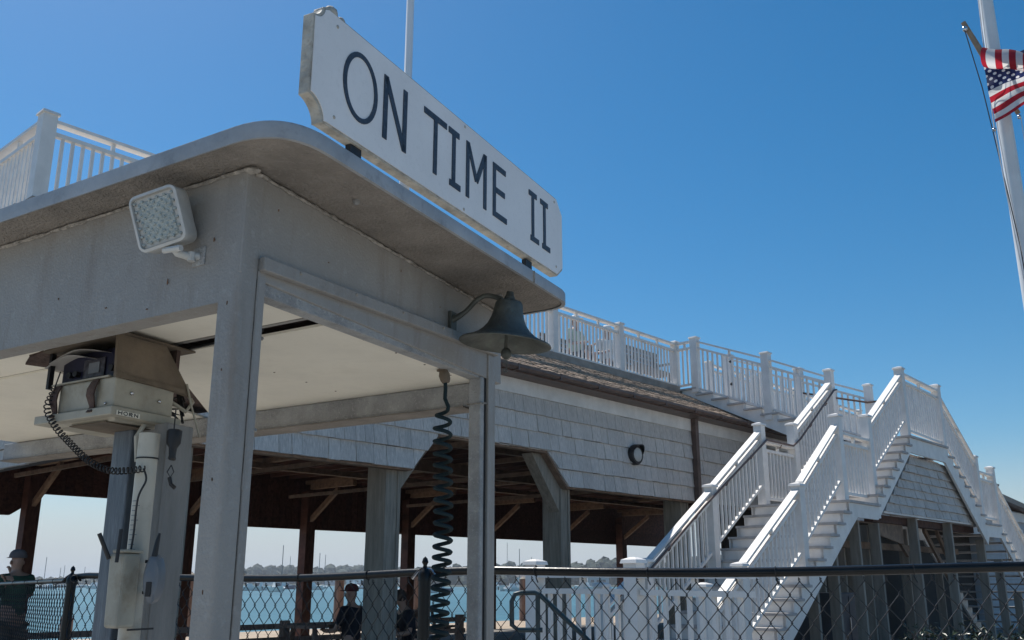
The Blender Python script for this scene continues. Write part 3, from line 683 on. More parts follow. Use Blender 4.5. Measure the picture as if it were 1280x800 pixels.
# ------------------------------------------------------------------ ferry pilothouse
P0 = Vector((-.6359, 2.1)); Rv = Vector((sin(radians(24.6)), cos(radians(24.6)))); Lv = Vector((-sin(radians(57.7)), cos(radians(57.7))))
def F(s, t, z): p = P0 + Rv * s + Lv * t; return (p.x, p.y, z)
def fbox(mb, s0, s1, t0, t1, z0, z1):
    return mb.hexa([F(s0, t0, z0), F(s1, t0, z0), F(s1, t1, z0), F(s0, t1, z0), F(s0, t0, z1), F(s1, t0, z1), F(s1, t1, z1), F(s0, t1, z1)])
ph = thing('ferry_pilothouse', 'grey painted steel open pilothouse of a small ferry with rounded overhanging roof', 'pilothouse', E, F(0, 0, G))
fa = Vector((-.500, 1.878)); fbv = Vector((.222, 3.288)); Ld = Vector((-sin(radians(58.1)), cos(radians(58.1))))
def rounded(pts, rad, n=10):
    out = []
    for i, p in enumerate(pts):
        a = pts[i - 1]; b = pts[(i + 1) % len(pts)]; p = Vector(p)
        da = (Vector(a) - p).normalized(); db = (Vector(b) - p).normalized(); r = rad[i]
        pa_, pb_ = p + da * r, p + db * r
        for k in range(n + 1):
            t = k / n; out.append(pa_ * (1 - t) ** 2 + p * 2 * t * (1 - t) + pb_ * t * t)
    return out
fp = rounded([fa, fbv, fbv + Ld * 3.2, fa + Ld * 3.2], [.16, .10, .1, .1])
cen = sum(fp, Vector((0, 0))) / len(fp)
def ins(d): return [p + (cen - p).normalized() * d for p in fp]
ZS, ZT = .965, 1.003
part('roof_soffit', MB().extr([(p.x, p.y, ZS + .004) for p in ins(.012)], (0, 0, .01)), M_soffit, ph)
part('roof_top', MB().extr([(p.x, p.y, ZT - .012) for p in ins(.02)], (0, 0, .014)), M_galv, ph)
mb = MB(); n = len(fp); inn = ins(.014)
rings = [[(p.x, p.y, ZS) for p in inn], [(p.x, p.y, ZS - .002) for p in fp], [(p.x, p.y, ZT - .004) for p in fp], [(p.x, p.y, ZT + .003) for p in ins(.004)], [(p.x, p.y, ZT + .003) for p in ins(.022)]]
vs = [v for r in rings for v in r]; fs = []
for i in range(4):
    for k in range(n): fs.append((i * n + k, i * n + (k + 1) % n, (i + 1) * n + (k + 1) % n, (i + 1) * n + k))
mb.add(vs, fs); mb.smooth = True; part('roof_fascia', mb, M_fascia, ph)
# headers
th = .035
def cbox(pts, z_pairs, m, nm, bev=.004, par=ph): pass
mb = MB()   # right header, its lower edge rises slightly aft
mb.hexa([F(-.0, .0, .70), F(1.43, 0, .70), F(1.43, th, .70), F(0, th, .70), F(0, 0, .965), F(1.43, 0, .965), F(1.43, th, .965), F(0, th, .965)])
part('right_header', mb, M_galv, ph, bev=.003)
mb = MB().hexa([F(0, th, .637), F(0, 3.0, .642), F(th, 3.0, .642), F(th, th, .637), F(0, th, .965), F(0, 3.0, .965), F(th, 3.0, .965), F(th, th, .965)])
part('left_header', mb, M_galv, ph)
part('header_lip', MB().hexa([F(th, th, .637), F(th, 3.0, .642), F(th + .03, 3.0, .642), F(th + .03, th, .637), F(th, th, .648), F(th, 3.0, .653), F(th + .03, 3.0, .653), F(th + .03, th, .648)]), M_galv, ph)
# rounded corner post
cp = [F(-.002, .068, 0)[:2], F(-.002, -.002, 0)[:2], F(.057, -.002, 0)[:2], F(.057, .068, 0)[:2]]
cr = rounded([Vector(p) for p in cp], [.002, .016, .002, .002], 6)
part('corner_post', MB().extr([(p.x, p.y, G) for p in cr], (0, 0, .964 + EYE)), M_galv, ph)
# inner window frame, weld beads, speckled frame on the right side
part('window_frame', MB().hexa([F(.061, -.004, G), F(.088, -.004, G), F(.088, .045, G), F(.061, .045, G), F(.061, -.004, .745), F(.088, -.004, .745), F(.088, .045, .745), F(.061, .045, .745)]), M_galv, ph, bev=.003)
part('window_frame', MB().hexa([F(.06, -.022, .720), F(1.372, -.022, .792), F(1.372, 0.0, .792), F(.06, 0.0, .720), F(.06, -.022, .755), F(1.372, -.022, .826), F(1.372, -.001, .826), F(.06, -.001, .755)]), M_galv, ph, bev=.003)
part('inner_header', MB().hexa([F(.09, .006, .668), F(1.30, .006, .692), F(1.30, .05, .692), F(.09, .05, .668), F(.09, .006, .76), F(1.30, .006, .76), F(1.30, .05, .76), F(.09, .05, .76)]), M_galv2, ph, bev=.003)
part('right_post', MB().hexa([F(1.262, .0, G), F(1.295, .0, G), F(1.295, .05, G), F(1.262, .05, G), F(1.262, .0, .70), F(1.295, .0, .70), F(1.295, .05, .70), F(1.262, .05, .70)]), M_galv2, ph, bev=.006)
part('door_seal', MB().hexa([F(1.297, .004, G), F(1.312, .004, G), F(1.312, .06, G), F(1.297, .06, G), F(1.297, .004, .74), F(1.312, .004, .74), F(1.312, .06, .74), F(1.297, .06, .74)]), M_black, ph)
part('door_frame', MB().hexa([F(1.314, -.006, G), F(1.372, -.006, G), F(1.372, .06, G), F(1.314, .06, G), F(1.314, -.006, .79), F(1.372, -.006, .79), F(1.372, .06, .79), F(1.314, .06, .79)]), M_galv, ph, bev=.004)
part('post_collar', MB().hexa([F(1.257, -.006, .599), F(1.30, -.006, .605), F(1.30, .055, .605), F(1.257, .055, .599), F(1.257, -.006, .604), F(1.30, -.006, .610), F(1.30, .055, .610), F(1.257, .055, .604)]), M_weld, ph)
# weld beads along the roof seam
def bead(p, q, n, r, m=M_weld, nm='weld_bead'):
    P, Q = Vector(p), Vector(q)
    part(nm, MB().tube([P.lerp(Q, i / n) + Vector((0, 0, random.uniform(-.0015, .0015))) for i in range(n + 1)], [r * random.uniform(.6, 1.3) for _ in range(n + 1)], 6), m, ph)
bead(F(0, -.004, .961), F(1.42, -.004, .961), 70, .005); bead(F(-.004, 0, .961), F(-.004, 3.0, .961), 110, .005)
part('weld_patch', MB().ball(F(.004, -.008, .958), .014, 10, 6, (1.6, 1, .6)).ball(F(.03, -.006, .957), .009, 8, 6, (1.6, 1, .7)), M_weld, ph)
bead(F(.059, -.004, .2), F(.059, -.004, .72), 20, .0022, M_galv)
for z in (.02, .34, .56): part('weld_patch', MB().ball(F(.09, -.002, z), .005, 8, 5), M_weld, ph)
rd_ = random.Random(5)
def chip(p, along_, down, nrm_, w_, h_, m=M_rustpaint):
    n = 9; pts = []
    for i in range(n):
        a = 2 * pi * i / n; k = rd_.uniform(.3, .62); pts.append(Vector(p) + Vector(along_) * cos(a) * w_ * k + Vector(down) * sin(a) * h_ * k + Vector(nrm_) * .0012)
    part('rust_chip', MB().extr(pts, tuple(Vector(nrm_) * -.001)), m, ph)
Rn = Vector((Rv.y, -Rv.x, 0)); Ln = Vector((-Lv.y, Lv.x, 0)); Ln = Ln if Ln.y < 0 else -Ln
R3, L3 = Vector((Rv.x, Rv.y, 0)), Vector((Lv.x, Lv.y, 0)); dn = Vector((0, 0, -1))
for (s, z, w_, h_) in ((.12, .90, .004, .007), (.34, .83, .006, .004), (.71, .92, .003, .009), (.96, .87, .005, .004), (1.18, .93, .004, .008)): chip(F(s, 0, z), R3, dn, Rn, w_, h_)
for (t, z, w_, h_) in ((.10, .80, .006, .012), (.26, .72, .005, .016), (.5, .69, .010, .004), (.42, .93, .004, .010), (.72, .75, .005, .006), (.33, .66, .010, .004)): chip(F(-.002, t, z), L3, dn, Ln, w_, h_)
for (z, w_, h_) in ((.63, .004, .010), (.47, .003, .006), (.22, .004, .008), (-.02, .003, .012)): chip(F(-.002, .035, z), L3, dn, Ln, w_, h_)
# ceiling panels, far beam and far wall frame
part('ceiling_panel', MB().extr([F(.04, .04, .700), F(.37, .02, .700), F(.37, 2.9, .700), F(.04, 2.9, .700)], (0, 0, .01)), M_ceil, ph)
part('ceiling_panel', MB().extr([F(.435, .05, .690), F(1.36, .05, .690), F(1.36, 1.47, .690), F(.435, .766, .690)], (0, 0, .008)), M_ceil, ph)
part('ceiling_panel', MB().extr([F(.372, 1.28, .692), F(1.36, 1.49, .692), F(1.36, 2.9, .692), F(.372, 2.9, .692)], (0, 0, .008)), M_ceil, ph)
part('ceiling_insulation', MB().extr([F(.03, .03, .73), F(1.37, .03, .73), F(1.37, 2.95, .73), F(.03, 2.95, .73)], (0, 0, .02)), M_rust, ph)
part('ceiling_batten', MB().extr([F(.39, .04, .705), F(.405, .04, .705), F(.405, 1.3, .705), F(.39, 1.3, .705)], (0, 0, .02)), M_galv, ph)
part('far_beam', MB().hexa([F(1.30, .04, .606), F(1.30, 3.0, .606), F(1.38, 3.0, .606), F(1.38, .04, .606), F(1.30, .04, .689), F(1.30, 3.0, .689), F(1.38, 3.0, .689), F(1.38, .04, .689)]), M_galv2, ph, bev=.004)
part('beam_flange', MB().hexa([F(1.285, .086, .600), F(1.285, 3.0, .600), F(1.395, 3.0, .600), F(1.395, .086, .600), F(1.285, .086, .605), F(1.285, 3.0, .605), F(1.395, 3.0, .605), F(1.395, .086, .605)]), M_soffit, ph)
# rear column beside the console
def fb(s0, s1, t0, t1, z0, z1): return fbox(MB(), s0, s1, t0, t1, z0, z1)
part('steel_column', fb(.32, .375, .735, .825, G, .44), M_col, ph, 'blue grey weathered steel column', bev=.006)
part('steel_web', fb(.345, .365, .642, .733, G, .435), M_col2, ph)
part('steel_column', fb(.322, .425, .578, .640, G, .445), M_col2, ph, 'plain grey steel column with a black door seal', bev=.004)
part('door_seal', fb(.426, .433, .59, .63, G, .445), M_black, ph)
part('cabin_floor', MB().extr([F(0, 0, G), F(1.4, 0, G), F(1.4, 3, G), F(0, 3, G)], (0, 0, .012)), M_galv, ph)
for (s, t) in ((1.22, -.10), (1.36, -.10), (.30, -.12)): part('bolt', MB().ball(F(s, t, ZS), .010, 8, 5), M_galv2, ph)
for s in (.62, .80, .98, 1.16, 1.32):
    for t in (.07, .60): part('ceiling_screw', MB().ball(F(s, t, .690), .004, 8, 4, (1, 1, .5)), M_rust, ph)
for s in (.20, .45, .70, .95, 1.2): part('rivet', MB().ball(F(s, -.023, .742 + .054 * s), .0045, 8, 4), M_weld, ph)
part('roof_seam', MB().extr([(fa.x + (fbv.x - fa.x) * .79 - .002, fa.y + (fbv.y - fa.y) * .79, ZS - .003), (fa.x + (fbv.x - fa.x) * .793 + .004, fa.y + (fbv.y - fa.y) * .79 - .002, ZS - .003), (fa.x + (fbv.x - fa.x) * .796, fa.y + (fbv.y - fa.y) * .796, ZS - .003)], (0, 0, .04)), M_weld, ph)
part('antenna_wire', MB().tube([F(.41, .3, .700), F(.42, .5, .694), F(.43, .72, .693), F(.40, .95, .698)], .004, 6), M_black, ph)
# mast pole on the roof
mp_ = Vector((-.335, 2.72, ZT))
solo('mast_pole', MB().tube([(mp_.x, mp_.y, ZT), (mp_.x, mp_.y, 1.50), (mp_.x, mp_.y, 1.505), (mp_.x, mp_.y, 2.6)], [.0165, .0165, .013, .011], 16), M_pole, E, tuple(mp_), 'slim white pole standing on the ferry roof behind the name board', 'pole')

# ------------------------------------------------------------------ name board
R2v = radians(27.1); SF = Frame(pi / 2 - R2v, (-.385, 2.10, EYE))    # x along the board, y away from the viewer
sg = thing('name_board', 'long white ferry name board reading ON TIME II standing on the roof edge', 'sign', SF, (.5, 0, 1.03))
def arc(cx, cz, r, a0, a1, n=8): return [(cx + r * cos(radians(a0 + (a1 - a0) * i / n)), cz + r * sin(radians(a0 + (a1 - a0) * i / n))) for i in range(n + 1)]
ol = [(-.118, 1.030), (1.196, 1.040)] + [(1.241, 1.075), (1.241, 1.285)] + [(1.195, 1.332), (-.13, 1.332)] + arc(-.184, 1.332, .042, -8, -82, 6) + arc(-.184, 1.024, .058, 84, 4, 8)
part('board', MB().extr([(p[0], 0, p[1]) for p in ol], (0, .030, 0)), M_signedge, sg, bev=.002)
inn_ = [(p[0] + (.006 if p[0] < 0 else -.006) * 1, p[1] + (.006 if p[1] < 1.18 else -.006)) for p in ol]
part('face_panel', MB().extr([(p[0], -.003, p[1]) for p in inn_], (0, .0025, 0)), M_sign, sg)
def strokes(segs, w_):
    mb = MB()
    for (x0, z0, x1, z1) in segs:
        d = Vector((x1 - x0, z1 - z0)); L = d.length; d /= L; nx, nz = -d.y * w_ / 2, d.x * w_ / 2
        mb.extr([(x0 - nx, -.0055, z0 - nz), (x1 - nx, -.0055, z1 - nz), (x1 + nx, -.0055, z1 + nz), (x0 + nx, -.0055, z0 + nz)], (0, .0024, 0))
    return mb
zb, zt, sw = 1.095, 1.275, .0185
mb = MB(); n = 40; vs = []
for i in range(n):
    a = 2 * pi * i / n; vs += [(.0115 + .0575 * cos(a), -.0055, 1.185 + .081 * sin(a)), (.0115 + .0715 * cos(a), -.0055, 1.185 + .094 * sin(a)), (.0115 + .0715 * cos(a), -.0032, 1.185 + .094 * sin(a)), (.0115 + .0575 * cos(a), -.0032, 1.185 + .081 * sin(a))]
fs = []
for i in range(n):
    j = (i + 1) % n
    for q in range(4): fs.append((4 * i + q, 4 * j + q, 4 * j + (q + 1) % 4, 4 * i + (q + 1) % 4))
mb.add(vs, fs); part('letter', mb, M_letter, sg)
def letter(segs): part('letter', strokes(segs, sw), M_letter, sg)
def fixo(segs): return segs
letter([(.119, zb, .119, zt)]); 
part('letter', strokes([(.209, zb, .209, zt), (.119, zt - .004, .209, zb + .004)], sw), M_letter, sg)
letter([(.303, zt - .009, .424, zt - .009), (.3645, zb, .3645, zt - .0178)])
letter([(.436, zt - .009, .496, zt - .009), (.466, zb + .0178, .466, zt - .0178), (.444, zb + .009, .506, zb + .009)])
letter([(.548, zb, .548, zt)]); letter([(.655, zb, .655, zt), (.549, zt - .004, .602, 1.165), (.602, 1.165, .654, zt - .004)])
letter([(.716, zb, .716, zt), (.7247, zt - .009, .792, zt - .009), (.7247, 1.187, .786, 1.187), (.7247, zb + .009, .800, zb + .009)])
letter([(.962, zt - .004, 1.022, zt - .004), (.992, zb + .026, .992, zt - .0128), (.974, zb + .017, 1.038, zb + .017)])
letter([(1.052, zt - .004, 1.112, zt - .004), (1.084, zb + .026, 1.084, zt - .0128), (1.066, zb + .017, 1.128, zb + .017)])
for (x, z) in ((-.09, 1.30), (-.085, 1.06), (.53, 1.315), (.53, 1.05), (1.17, 1.31), (1.18, 1.07)): part('screw', MB().ball((x, -.003, z), .005, 8, 5, (1, .5, 1)), M_signedge, sg)
for x in (.02, .985): part('bracket', MB().box((x - .022, .008, ZT + .0), (x + .022, .024, 1.034)), M_black, sg)
part('bolt', MB().ball((-.10, .015, 1.335), .02, 10, 6).ball((-.06, .015, 1.334), .014, 8, 5), M_signedge, sg)

# ------------------------------------------------------------------ floodlight
LF = Frame(atan2(-Lv[1], -Lv[0]), (*F(0, 0, 0)[:2], EYE))   # x runs along the left wall toward the corner, y into the cabin
fl = thing('floodlight', 'square ribbed white LED floodlight bolted to the left header of the pilothouse', 'floodlight', LF, (-.19, -.02, .82))
def rr(w_, h_, r, y, c, M=None, n=4):
    out = []
    for (sx, sz, a0) in ((1, 1, 0), (-1, 1, 90), (-1, -1, 180), (1, -1, 270)):
        for i in range(n + 1):
            a = radians(a0 + 90 * i / n); v = Vector((sx * (w_ / 2 - r) + r * cos(a), y, sz * (h_ / 2 - r) + r * sin(a)))
            v = M @ v; out.append((v[0] + c[0], v[1] + c[1], v[2] + c[2]))
    return out
FC = (-.214, -.054, .855); FM = Matrix.Rotation(radians(-8), 3, 'Y') @ Matrix.Rotation(radians(16), 3, 'X') @ Matrix.Rotation(radians(16), 3, 'Z')
def loft(rings, caps=True):
    mb = MB(); n = len(rings[0]); vs = [v for r in rings for v in r]; fs = []
    for i in range(len(rings) - 1):
        for k in range(n): fs.append((i * n + k, i * n + (k + 1) % n, (i + 1) * n + (k + 1) % n, (i + 1) * n + k))
    if caps: fs += [tuple(range(n))[::-1], tuple((len(rings) - 1) * n + k for k in range(n))]
    mb.add(vs, fs); mb.smooth = True; return mb
W_, H_ = .130, .140
part('housing', loft([rr(W_, H_, .018, -.036, FC, FM), rr(W_, H_, .018, .006, FC, FM), rr(W_ * .9, H_ * .9, .02, .02, FC, FM), rr(W_ * .78, H_ * .74, .03, .026, FC, FM), rr(W_ * .74, H_ * .70, .03, .038, FC, FM)]), M_led, fl)
part('rim', loft([rr(W_ - .014, H_ - .014, .012, -.037, FC, FM), rr(W_ - .012, H_ - .012, .012, -.046, FC, FM), rr(W_ + .002, H_ + .002, .02, -.044, FC, FM), rr(W_ + .003, H_ + .003, .02, -.034, FC, FM)], False), M_led, fl)
part('reflector', loft([rr(W_ - .02, H_ - .02, .012, -.0375, FC, FM), rr(W_ - .045, H_ - .045, .008, -.0365, FC, FM)], True), M_led, fl)
part('lens', loft([rr(W_ - .036, H_ - .036, .006, -.0376, FC, FM), rr(W_ - .042, H_ - .042, .006, -.0415, FC, FM)]), M_lens, fl)
rb = MB()
for i in range(11):
    for j in range(11):
        x = -.052 + .0104 * i; z = -.052 + .0104 * j
        if (i + j) % 2: continue
        v = FM @ Vector((x, -.042, z)); rb.ball((v[0] + FC[0], v[1] + FC[1], v[2] + FC[2]), .0042, 6, 4)
part('lens_facet', rb, M_lens, fl, kind='stuff')
fin = MB()
for i in range(6):
    z = -.042 + .0165 * i; pts = [(-.045, .036, z - .002), (.045, .036, z - .002), (.045, .044, z - .002), (-.045, .044, z - .002)]
    q = [FM @ Vector(p) for p in pts]; u_ = FM @ Vector((0, 0, .004)); fin.extr([(p[0] + FC[0], p[1] + FC[1], p[2] + FC[2]) for p in q], tuple(u_))
part('cooling_fin', fin, M_led, fl)
part('bracket', MB().tube([(-.172, -.062, .778), (-.170, -.05, .765), (-.160, -.025, .762), (-.150, -.002, .766)], .010, 10).tube([(-.200, -.066, .772), (-.145, -.060, .770)], .008, 8).tube([(-.155, -.02, .750), (-.155, -.02, .772)], .010, 8), M_led, fl)
part('mount_plate', MB().box((-.172, -.004, .742), (-.128, -.0, .79)), M_galv2, fl, bev=.002)

# ------------------------------------------------------------------ bell
BX, BY, BZ = -.021, 3.0, .772
bl_ = thing('ship_bell', 'weathered greenish bronze ship bell hanging under the roof corner below the name board', 'bell', E, (BX, BY, .9))
TM = Matrix.Rotation(radians(5.5), 3, 'Y') @ Matrix.Rotation(radians(2), 3, 'X')
prof = [(.0, .128), (.030, .128), (.041, .124), (.0455, .116), (.049, .092), (.055, .068), (.064, .046), (.079, .026), (.100, .008), (.126, -.006), (.150, -.015), (.1525, -.020), (.148, -.022), (.120, -.013), (.092, .001), (.071, .019), (.058, .040), (.049, .068), (.042, .108), (.0, .118)]
part('bell_body', MB().lathe((BX, BY, BZ), prof, 48, TM), M_bell, bl_)
part('crown_nut', MB().lathe((BX, BY, BZ), [(.0, .160), (.012, .158), (.014, .144), (.018, .14), (.018, .128)], 10, TM), M_bell, bl_)
part('clapper', MB().tube([TM @ Vector((0, 0, .11)) + Vector((BX, BY, BZ)), Vector((BX + .0, BY, BZ - .04))], .006, 8).ball((BX + .002, BY, BZ - .052), .018, 12, 8, (1, 1, 1.1)), M_bell, bl_)
ck = MB()
for i in range(3): ck.lathe((BX + .002 + (.002 if i % 2 else -.002), BY, BZ - .082 - i * .013), [(.006 + .0018 * cos(a), .0018 * sin(a)) for a in [2 * pi * q / 6 for q in range(7)]], 10, Matrix.Rotation(pi / 2, 3, 'X') @ Matrix.Rotation(pi / 2 * (i % 2), 3, 'Y'))
part('pull_ring', ck, M_bell, bl_)
mtp = Vector(F(1.035, -.002, .84))
arm_end = Vector((BX - .012, BY, BZ + .134))
arm = smooth([mtp + Vector((0, -.008, 0)), mtp.lerp(arm_end, .28) + Vector((0, 0, .012)), mtp.lerp(arm_end, .52) + Vector((0, 0, .036)), mtp.lerp(arm_end, .72) + Vector((0, 0, .034)), arm_end], 6)
part('hanger_arm', MB().tube(arm, [.012, .0115, .011, .0105, .010] + [.0085] * (len(arm) - 5), 8), M_bell, bl_)
part('wall_plate', MB().hexa([F(1.015, -.014, .808), F(1.055, -.014, .808), F(1.055, -.001, .808), F(1.015, -.001, .808), F(1.015, -.014, .872), F(1.055, -.014, .872), F(1.055, -.001, .872), F(1.015, -.001, .872)]), M_bell, bl_, bev=.002)

# ------------------------------------------------------------------ hanging coiled cord
cx, cy = -.2233, 3.1
pth = [Vector((cx, cy, .655)), Vector((cx + .001, cy, .62)), Vector((cx + .0, cy, .59)), Vector((cx + .012, cy, .562))]
z = .555; turns = 0; a = 0
while z > -.30:
    k = min(1, (.555 - z) / .05); pit = .043 if z > .42 else (.037 if z > .1 else .031)
    r = .027 * (1 if z < .5 else .6 + .4 * k)
    pth.append(Vector((cx - .002 + r * cos(a) + .004 * sin(z * 9), cy + r * sin(a), z))); a += 2 * pi / 14; z -= pit / 14
hc = thing('coiled_cord', 'dark teal coiled cable hanging straight down from the cabin ceiling by the right post', 'cable', E, (cx, cy, .69))
part('coil', MB().tube(pth, .0066, 8), M_cord, hc)
part('cable_gland', MB().lathe((cx, cy, .655), [(.0, -.012), (.012, -.012), (.017, -.002), (.019, .016), (.014, .03), (.022, .034), (.022, .037), (.0, .037)], 14, Matrix.Rotation(radians(-14), 3, 'Y')), M_hood, hc)

# ------------------------------------------------------------------ console (radio box)
S0, T0 = .169, .648
cbx = thing('radio_console', 'grimy cream radio box under the cabin ceiling with a HORN label on its tray', 'radio console', E, F(S0, T0, .44))
def K(s, t, z): return F(S0 + s, T0 + t, z)
def kbox(s0, s1, t0, t1, z0, z1, e=0):
    return MB().hexa([K(s0, t0, z0), K(s1, t0, z0), K(s1, t1, z0), K(s0, t1, z0), K(s0, t0, z1), K(s1, t0, z1), K(s1, t1, z1), K(s0, t1, z1)])
part('lower_box', kbox(0, .226, 0, .262, .474, .560), M_cream, cbx, bev=.006)
tray = MB().hexa([K(.03, .02, .440), K(.225, .02, .446), K(.225, .31, .440), K(.03, .31, .440), K(-.012, -.012, .468), K(.25, -.012, .468), K(.25, .35, .468), K(-.012, .35, .468)])
part('tray', tray, M_cream, cbx, bev=.003)
rim_ = MB().hexa([K(-.014, -.014, .448), K(.252, -.014, .448), K(.252, .352, .448), K(-.014, .352, .448), K(-.014, -.014, .473), K(.252, -.014, .473), K(.252, .352, .473), K(-.014, .352, .473)])
part('tray_rim', rim_, M_cream, cbx, bev=.003)
part('tray_slot', kbox(.02, .19, .05, .22, .4365, .4395), M_hood, cbx)
part('radio_body', kbox(.035, .2, .03, .31, .566, .660), M_navy, cbx, bev=.004)
part('radio_face', kbox(.030, .0345, .10, .20, .578, .635), M_screen, cbx, bev=.002)
part('radio_screen', kbox(.0265, .0298, .12, .17, .590, .622), M_device, cbx)
kn = MB()
for t in (.055, .225, .255): kn.tube([K(.034, t, .595), K(.018, t, .595)], .009, 10)
part('knob', kn, M_black, cbx)
part('shelf_lip', kbox(-.004, .02, .03, .30, .561, .5655), M_cream, cbx)
# sheets of paper sagging over the radio
for dz, m_, c in ((0, .09, .34), (.012, .03, .32)):
    n = 10; mbp = MB(); t0, t1 = .05 + m_, c; v = []
    for i in range(n + 1):
        t = t0 + (t1 - t0) * i / n; zz = .628 + dz + .022 * (1 - abs(2 * i / n - 1) ** 1.5) - .010 * i / n
        v += [K(-.01, t, zz), K(.12, t, zz + .012), K(.12, t, zz + .0135), K(-.01, t, zz + .0015)]
    f = []
    for i in range(n):
        for q in range(4): f.append((4 * i + q, 4 * i + 4 + q, 4 * i + 4 + (q + 1) % 4, 4 * i + (q + 1) % 4))
    f += [(0, 1, 2, 3), (4 * n, 4 * n + 1, 4 * n + 2, 4 * n + 3)]
    mbp.add(v, f); mbp.smooth = True; part('paper_sheet', mbp, M_paper, cbx)
# brown hood: side panel, top panel, bent left flap
part('hood_side', MB().hexa([K(-.005, -.004, .563), K(.30, -.004, .548), K(.30, .006, .548), K(-.005, .006, .563), K(-.012, -.004, .680), K(.17, -.004, .688), K(.17, .006, .688), K(-.012, .006, .680)]), M_hood, cbx)
part('hood_skirt', MB().hexa([K(-.008, -.010, .557), K(.26, -.010, .553), K(.26, .002, .553), K(-.008, .002, .557), K(-.008, -.010, .570), K(.26, -.010, .566), K(.26, .002, .566), K(-.008, .002, .570)]), M_hood, cbx)
part('hood_top', MB().hexa([K(-.03, -.02, .680), K(.28, -.02, .684), K(.28, .38, .684), K(-.03, .40, .660), K(-.03, -.02, .685), K(.28, -.02, .689), K(.28, .38, .689), K(-.03, .40, .665)]), M_hood, cbx)
part('hood_back', kbox(.22, .235, 0, .35, .56, .683), M_rust, cbx)
part('hood_flap', MB().extr([K(-.03, .33, .664), K(.10, .36, .670), K(.08, .44, .650), K(-.02, .43, .640), K(-.04, .38, .652)], (0, 0, .006)), M_rust, cbx)
part('hood_strut', kbox(-.004, .012, .318, .330, .556, .664), M_black, cbx)
sc2 = MB()
for s, t, z in ((.06, -.004, .520), (.166, -.004, .514)): sc2.ball(K(s, t, z), .006, 10, 6, (1, 1, 1))
sc2.ball(K(-.004, .03, .484), .004, 8, 5)
part('screw', sc2, M_sound, cbx)
for t in (.085, .262):
    n = 8; mbp = MB()
    pr = [(-.002, .558, .013), (-.008, .548, .016), (-.016, .530, .018), (-.018, .510, .017), (-.012, .495, .014), (-.006, .478, .010), (-.016, .462, .012)]
    for i in range(len(pr) - 1):
        (s0, z0, w0), (s1, z1, w1) = pr[i], pr[i + 1]
        mbp.hexa([K(s1 - .003, t - w1, z1), K(s1 + .002, t - w1, z1), K(s1 + .002, t + w1, z1), K(s1 - .003, t + w1, z1), K(s0 - .003, t - w0, z0), K(s0 + .002, t - w0, z0), K(s0 + .002, t + w0, z0), K(s0 - .003, t + w0, z0)])
    part('latch_clip', mbp, M_rust, cbx)
# HORN label on the tray rim
part('label_plate', kbox(.004, .088, -.0165, -.0145, .4495, .4625), M_ceil, cbx)
def kst(segs, w_):
    mb = MB()
    for (x0, z0, x1, z1) in segs:
        d = Vector((x1 - x0, z1 - z0)); L = d.length; d /= L; nx, nz = -d.y * w_ / 2, d.x * w_ / 2
        mb.hexa([K(x0 - nx, -.0172, z0 - nz), K(x1 - nx, -.0172, z1 - nz), K(x1 - nx, -.0166, z1 - nz), K(x0 - nx, -.0166, z0 - nz),
                 K(x0 + nx, -.0172, z0 + nz), K(x1 + nx, -.0172, z1 + nz), K(x1 + nx, -.0166, z1 + nz), K(x0 + nx, -.0166, z0 + nz)])
    return mb
lz0, lz1, lw = .4508, .4612, .0026; lm = (lz0 + lz1) / 2
part('letter', kst([(.010, lz0, .010, lz1), (.022, lz0, .022, lz1), (.0113, lm, .0207, lm)], lw), M_black, cbx)
oo = [(.0355 + .0072 * cos(2 * pi * i / 16), lm + .0045 * sin(2 * pi * i / 16)) for i in range(17)]
part('letter', kst([(oo[i][0], oo[i][1], oo[i + 1][0], oo[i + 1][1]) for i in range(16)], .0022), M_black, cbx)
part('letter', kst([(.049, lz0, .049, lz1), (.0503, lz1 - .0012, .058, lz1 - .0012), (.0503, lm, .058, lm), (.0592, lm, .0592, lz1 - .001), (.053, lm - .001, .061, lz0)], lw), M_black, cbx)
part('letter', kst([(.068, lz0, .068, lz1), (.080, lz0, .080, lz1), (.068, lz1 - .001, .080, lz0 + .001)], lw), M_black, cbx)
# wiring behind the box
wr = MB()
for i in range(5):
    z = .50 + .012 * i; wr.tube([K(.215, .06 + .03 * i, z), K(.26, .03 + .02 * i, z - .01), K(.29, .02, z - .03 + .01 * i), K(.27, .06, .62)], .004, 6)
part('wire_bundle', wr, M_black, cbx)
part('wire_bundle', MB().tube([K(.225, .02, .53), K(.27, -.01, .50), K(.305, .0, .535), K(.29, .02, .57)], .006, 8).tube([K(.265, -.01, .585), K(.29, -.012, .52), K(.335, -.015, .43)], .0035, 6), M_cream, cbx)
# curly microphone lead
mic = thing('microphone_lead', 'black curly microphone lead drooping from the radio to the grey steel column', 'cable', E, K(-.01, .30, .56))
ctl = [K(-.01, .255, .600), K(-.016, .27, .54), K(-.03, .27, .49), K(-.02, .24, .44), K(.0, .18, .385), K(.015, .10, .330), K(.03, .02, .300), K(.05, -.04, .298), K(.065, -.085, .302)]
cs = smooth(ctl, 24); pth = []
ang = 0
for i, p in enumerate(cs):
    d = (cs[min(i + 1, len(cs) - 1)] - cs[max(i - 1, 0)]).normalized(); u_ = d.orthogonal().normalized(); v_ = d.cross(u_)
    seg = (cs[i] - cs[i - 1]).length if i else 0
    if i < 22: pth.append(p.copy()); continue
    m_ = 8
    for q in range(m_):
        ang += seg / .0125 * 2 * pi / m_; pth.append(cs[i - 1].lerp(p, (q + 1) / m_) + (Vector((0, 0, 1)).cross(d).normalized() * cos(ang) + d.cross(Vector((0, 0, 1)).cross(d).normalized()) * sin(ang)) * .0085)
part('coil', MB().tube(pth, .0020, 5), M_black, mic)
